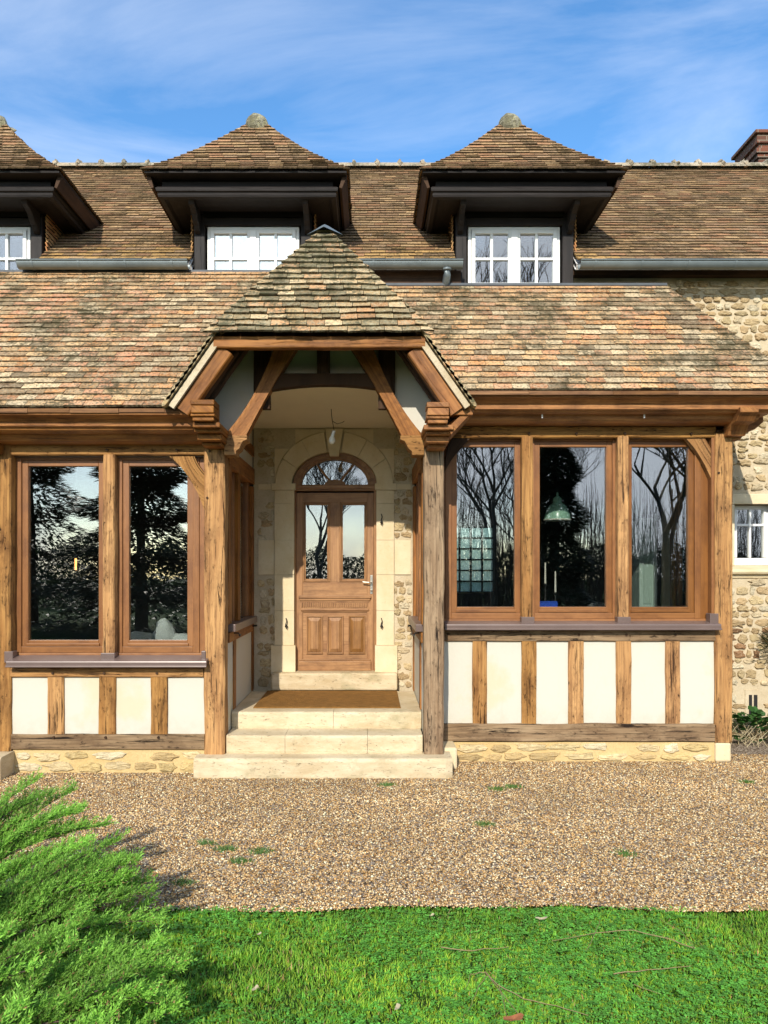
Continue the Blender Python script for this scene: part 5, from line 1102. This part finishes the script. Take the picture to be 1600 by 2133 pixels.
# fallen twigs and leaves on the lawn
def G(px, py, h=.03): d = (EYE-h)*F/(py-CY); return V((X(px, d), d, h))
def twig(paths, label):
    b = MB()
    for i, pth in enumerate(paths):
        pts = [G(p[0], p[1], .022+R.uniform(-.006, .01)) for p in pth]; fine = []
        for k in range(len(pts)-1):
            for t in (0, .33, .66): fine.append(pts[k].lerp(pts[k+1], t)+V((R.uniform(-.003, .003), R.uniform(-.003, .003), R.uniform(-.003, .004))))
        fine.append(pts[-1]); m_ = len(fine); b.tube(fine, [(.0027 if i == 0 else .0017)*(1-.6*j/m_) for j in range(m_)], 5)
    o = b.build('twig', M['twig'], None, top=True); tag(o, label, 'twig', 'fallen twigs on the lawn')
twig([[(1448, 1977), (1400, 1958), (1320, 1938), (1240, 1942), (1150, 1960)], [(1240, 1942), (1250, 1915)], [(1240, 1942), (1222, 1980)], [(1448, 1977), (1420, 1940), (1375, 1915)]], 'long thin curved twig lying nearest the gravel on the right of the lawn')
twig([[(1010, 2025), (1035, 2050), (1090, 2080), (1160, 2095), (1225, 2115)], [(1015, 2027), (990, 2070), (975, 2105)], [(1010, 2025), (980, 2030), (968, 2060)], [(1040, 2055), (1050, 2090), (1056, 2125)], [(1010, 2025), (1080, 2110), (1088, 2125)]], 'forked brown twig with several arms above the red leaf on the lawn')
twig([[(920, 1975), (985, 1980), (1060, 1972)], [(965, 1977), (955, 1983)]], 'short knobbly twig lying left of the long curved one')
twig([[(1280, 2030), (1350, 2020), (1440, 2012)], [(1320, 2050), (1375, 2070)]], 'faint pale twig low on the right of the lawn')
def leaf(px, py, sz, mat, label, rot=0):
    c = G(px, py, .035); b = MB(); pts = []; 
    n = 12
    for i in range(n): a = 2*PI*i/n; r = sz*(.55+.45*abs(math.cos(a)))*(1+.15*math.sin(5*a)); x, y = r*math.cos(a), r*.6*math.sin(a); pts.append((c.x+x*math.cos(rot)-y*math.sin(rot), c.y+x*math.sin(rot)+y*math.cos(rot), c.z+.25*abs(y)+R.uniform(0, .004)+.2*sz*(math.cos(a)**2)))
    b.add([tuple(c)]+pts+[(p[0], p[1], p[2]-.0012) for p in pts], [(0, i+1, (i+1) % n+1) for i in range(n)]+[(i+1, i+1+n, (i+1) % n+1+n, (i+1) % n+1) for i in range(n)]); o = b.build('fallen_leaf', M[mat], None, top=True); tag(o, label, 'leaf', 'fallen leaves on the lawn')
leaf(1070, 2124, .045, 'dryleaf', 'reddish brown dry leaf at the bottom edge of the lawn', .3)
leaf(1128, 1915, .032, 'paleleaf', 'pale curled leaf on the grass near the gravel edge', .1)
leaf(540, 1946, .016, 'paleleaf', 'tiny whitish leaf on the grass beside the juniper', 1)
leaf(828, 2100, .024, 'paleleaf', 'narrow pale leaf standing in the lower middle of the lawn', 1.3)
leaf(532, 2060, .022, 'paleleaf', 'narrow pale leaf in the grass close to the juniper tips', 1.2)
leaf(900, 1907, .018, 'paleleaf', 'small pale leaf just below the gravel edge in the middle', .9)

# ------------------------------------------------------------------ what stands behind the viewer and shows in the panes
def bare_tree(x, y, h, label, seed, spread=.5, depth=6):
    r = random.Random(seed); E = empty('bare_tree', (x, y, 0)); tag(E, label, 'tree', 'bare trees reflected in the panes'); b = MB(); t_ = MB()
    def grow(p, d, ln, rad, lv):
        pts = [p]; q = p
        for i in range(3): d = (d+V((r.uniform(-.12, .12), r.uniform(-.12, .12), .04))).normalized(); q = q+d*ln/3; pts.append(q)
        (b if lv < 2 else t_).tube(pts, [rad*(1-.12*i) for i in range(4)], 6 if lv < 2 else 3)
        if lv >= depth: return
        for k in range(3 if lv < 4 else 3):
            a = r.uniform(0, 2*PI); o = V((math.cos(a), math.sin(a), r.uniform(-.1, .5))); grow(pts[r.choice((2, 3, 3))], (d+o*spread).normalized(), ln*r.uniform(.62, .82), rad*.6, lv+1)
    grow(V((x, y, 0)), V((0, 0, 1)), h*.3, h*.018, 0); b.build('trunk', M['bark'], E, loc=None); t_.build('crown', M['bark'], E)
bare_tree(4.4, -12, 9.0, 'bare tree whose branches reflect in the left pane of the right bay', 1, .55, 7)
bare_tree(6.1, -14, 17, 'very tall bare tree whose branches reflect in the right dormer window', 2, .5, 7)
bare_tree(10.4, -12, 10.5, 'bare tree whose branches reflect in the right pane of the right bay', 13, .75, 7)
bare_tree(-2.2, -18, 8.5, 'bare tree whose branches reflect in the door glass', 4, .55, 7)
bare_tree(7.9, -21, 9, 'more distant bare tree reflected between the nearer ones', 9, .6, 7)
b = MB(); r5 = random.Random(8)
for i in range(900):
    x = r5.uniform(3.5, 20); y = r5.uniform(-20, -15); h = r5.uniform(2.5, 6.2); q = [(x, y, 0)]; lx_, ly_ = r5.uniform(-.5, .5), r5.uniform(-.3, .3)
    for k in range(1, 4): q.append((x+lx_*k/3+r5.uniform(-.12, .12), y+ly_*k/3, h*k/3))
    b.tube(q, [.022, .016, .010, .004], 3)
    for k in range(3): a = q[r5.choice((1, 2))]; b.tube([a, (a[0]+r5.uniform(-.5, .5), a[1], a[2]+r5.uniform(.5, 1.3))], [.010, .003], 3)
struct(b.build('thicket', M['bark']), 'stuff')
def conifer(x, y, h, w_, label, seed, n=5000, ls=1.0):
    r = np.random.default_rng(seed); E = empty('conifer', (x, y, 0)); tag(E, label, 'tree', 'dark conifers reflected in the panes')
    b = MB(); b.tube([(x, y, 0), (x, y, h*.95)], [.22, .03], 8); b.build('trunk', M['bark'], E)
    t = r.random(n)**.8; rad = w_*(1-t)**.8*r.uniform(.3, 1, n)**.5*(1+.35*np.sin(t*38)); a = r.uniform(0, 2*PI, n); p = np.stack([rad*np.cos(a), rad*np.sin(a), .4+t*(h-.4)-.18*rad], 1)
    d = np.stack([np.cos(a), np.sin(a), r.uniform(-.5, .2, n)], 1); s = np.stack([-np.sin(a), np.cos(a), r.uniform(-.3, .3, n)], 1); l_ = ls*r.uniform(.25, .6, n)[:, None]
    v = np.stack([p-s*l_*.22, p+s*l_*.22, p+d*l_], 1).reshape(-1, 3); o = npmesh('crown', v, np.arange(3*n).reshape(-1, 3), np.repeat(np.array([.02, .04, .018])[None]*r.uniform(.6, 1.4, (n, 1)), 3, 0), M['leaf'], 3); o.parent = E
conifer(-7.0, -9.5, 7.0, 2.6, 'dark conifer reflected in the second pane of the left bay', 11, 22000, .6)
conifer(-11.5, -12, 8.0, 2.8, 'dark conifer reflected in the first pane of the left bay', 12, 14000, .6)
conifer(-14.5, -9, 6.0, 2.6, 'spreading dark conifer reflected at the far left', 13, 6000)
conifer(6.25, -11, 9.5, 1.15, 'narrow dark conifer reflected in the middle pane of the right bay', 15, 30000, .5)
conifer(1.6, -20, 6.0, 1.8, 'narrow dark conifer reflected beside the door glass', 14, 5000)
b = MB(); r = np.random.default_rng(3); n = 80000; x = r.uniform(-34, 36, n); z = r.random(n)*2.9*(1+.12*np.sin(x*1.7)); y = -25+r.normal(0, .5, n); p = np.stack([x, y, z], 1); d = r.normal(0, 1, (n, 3))*.09; e = r.normal(0, 1, (n, 3))*.09
struct(npmesh('hedge', np.stack([p, p+d, p+e], 1).reshape(-1, 3), np.arange(3*n).reshape(-1, 3), np.repeat(np.array([.02, .035, .015])[None]*r.uniform(.5, 1.4, (n, 1)), 3, 0), M['leaf'], 3), 'stuff')
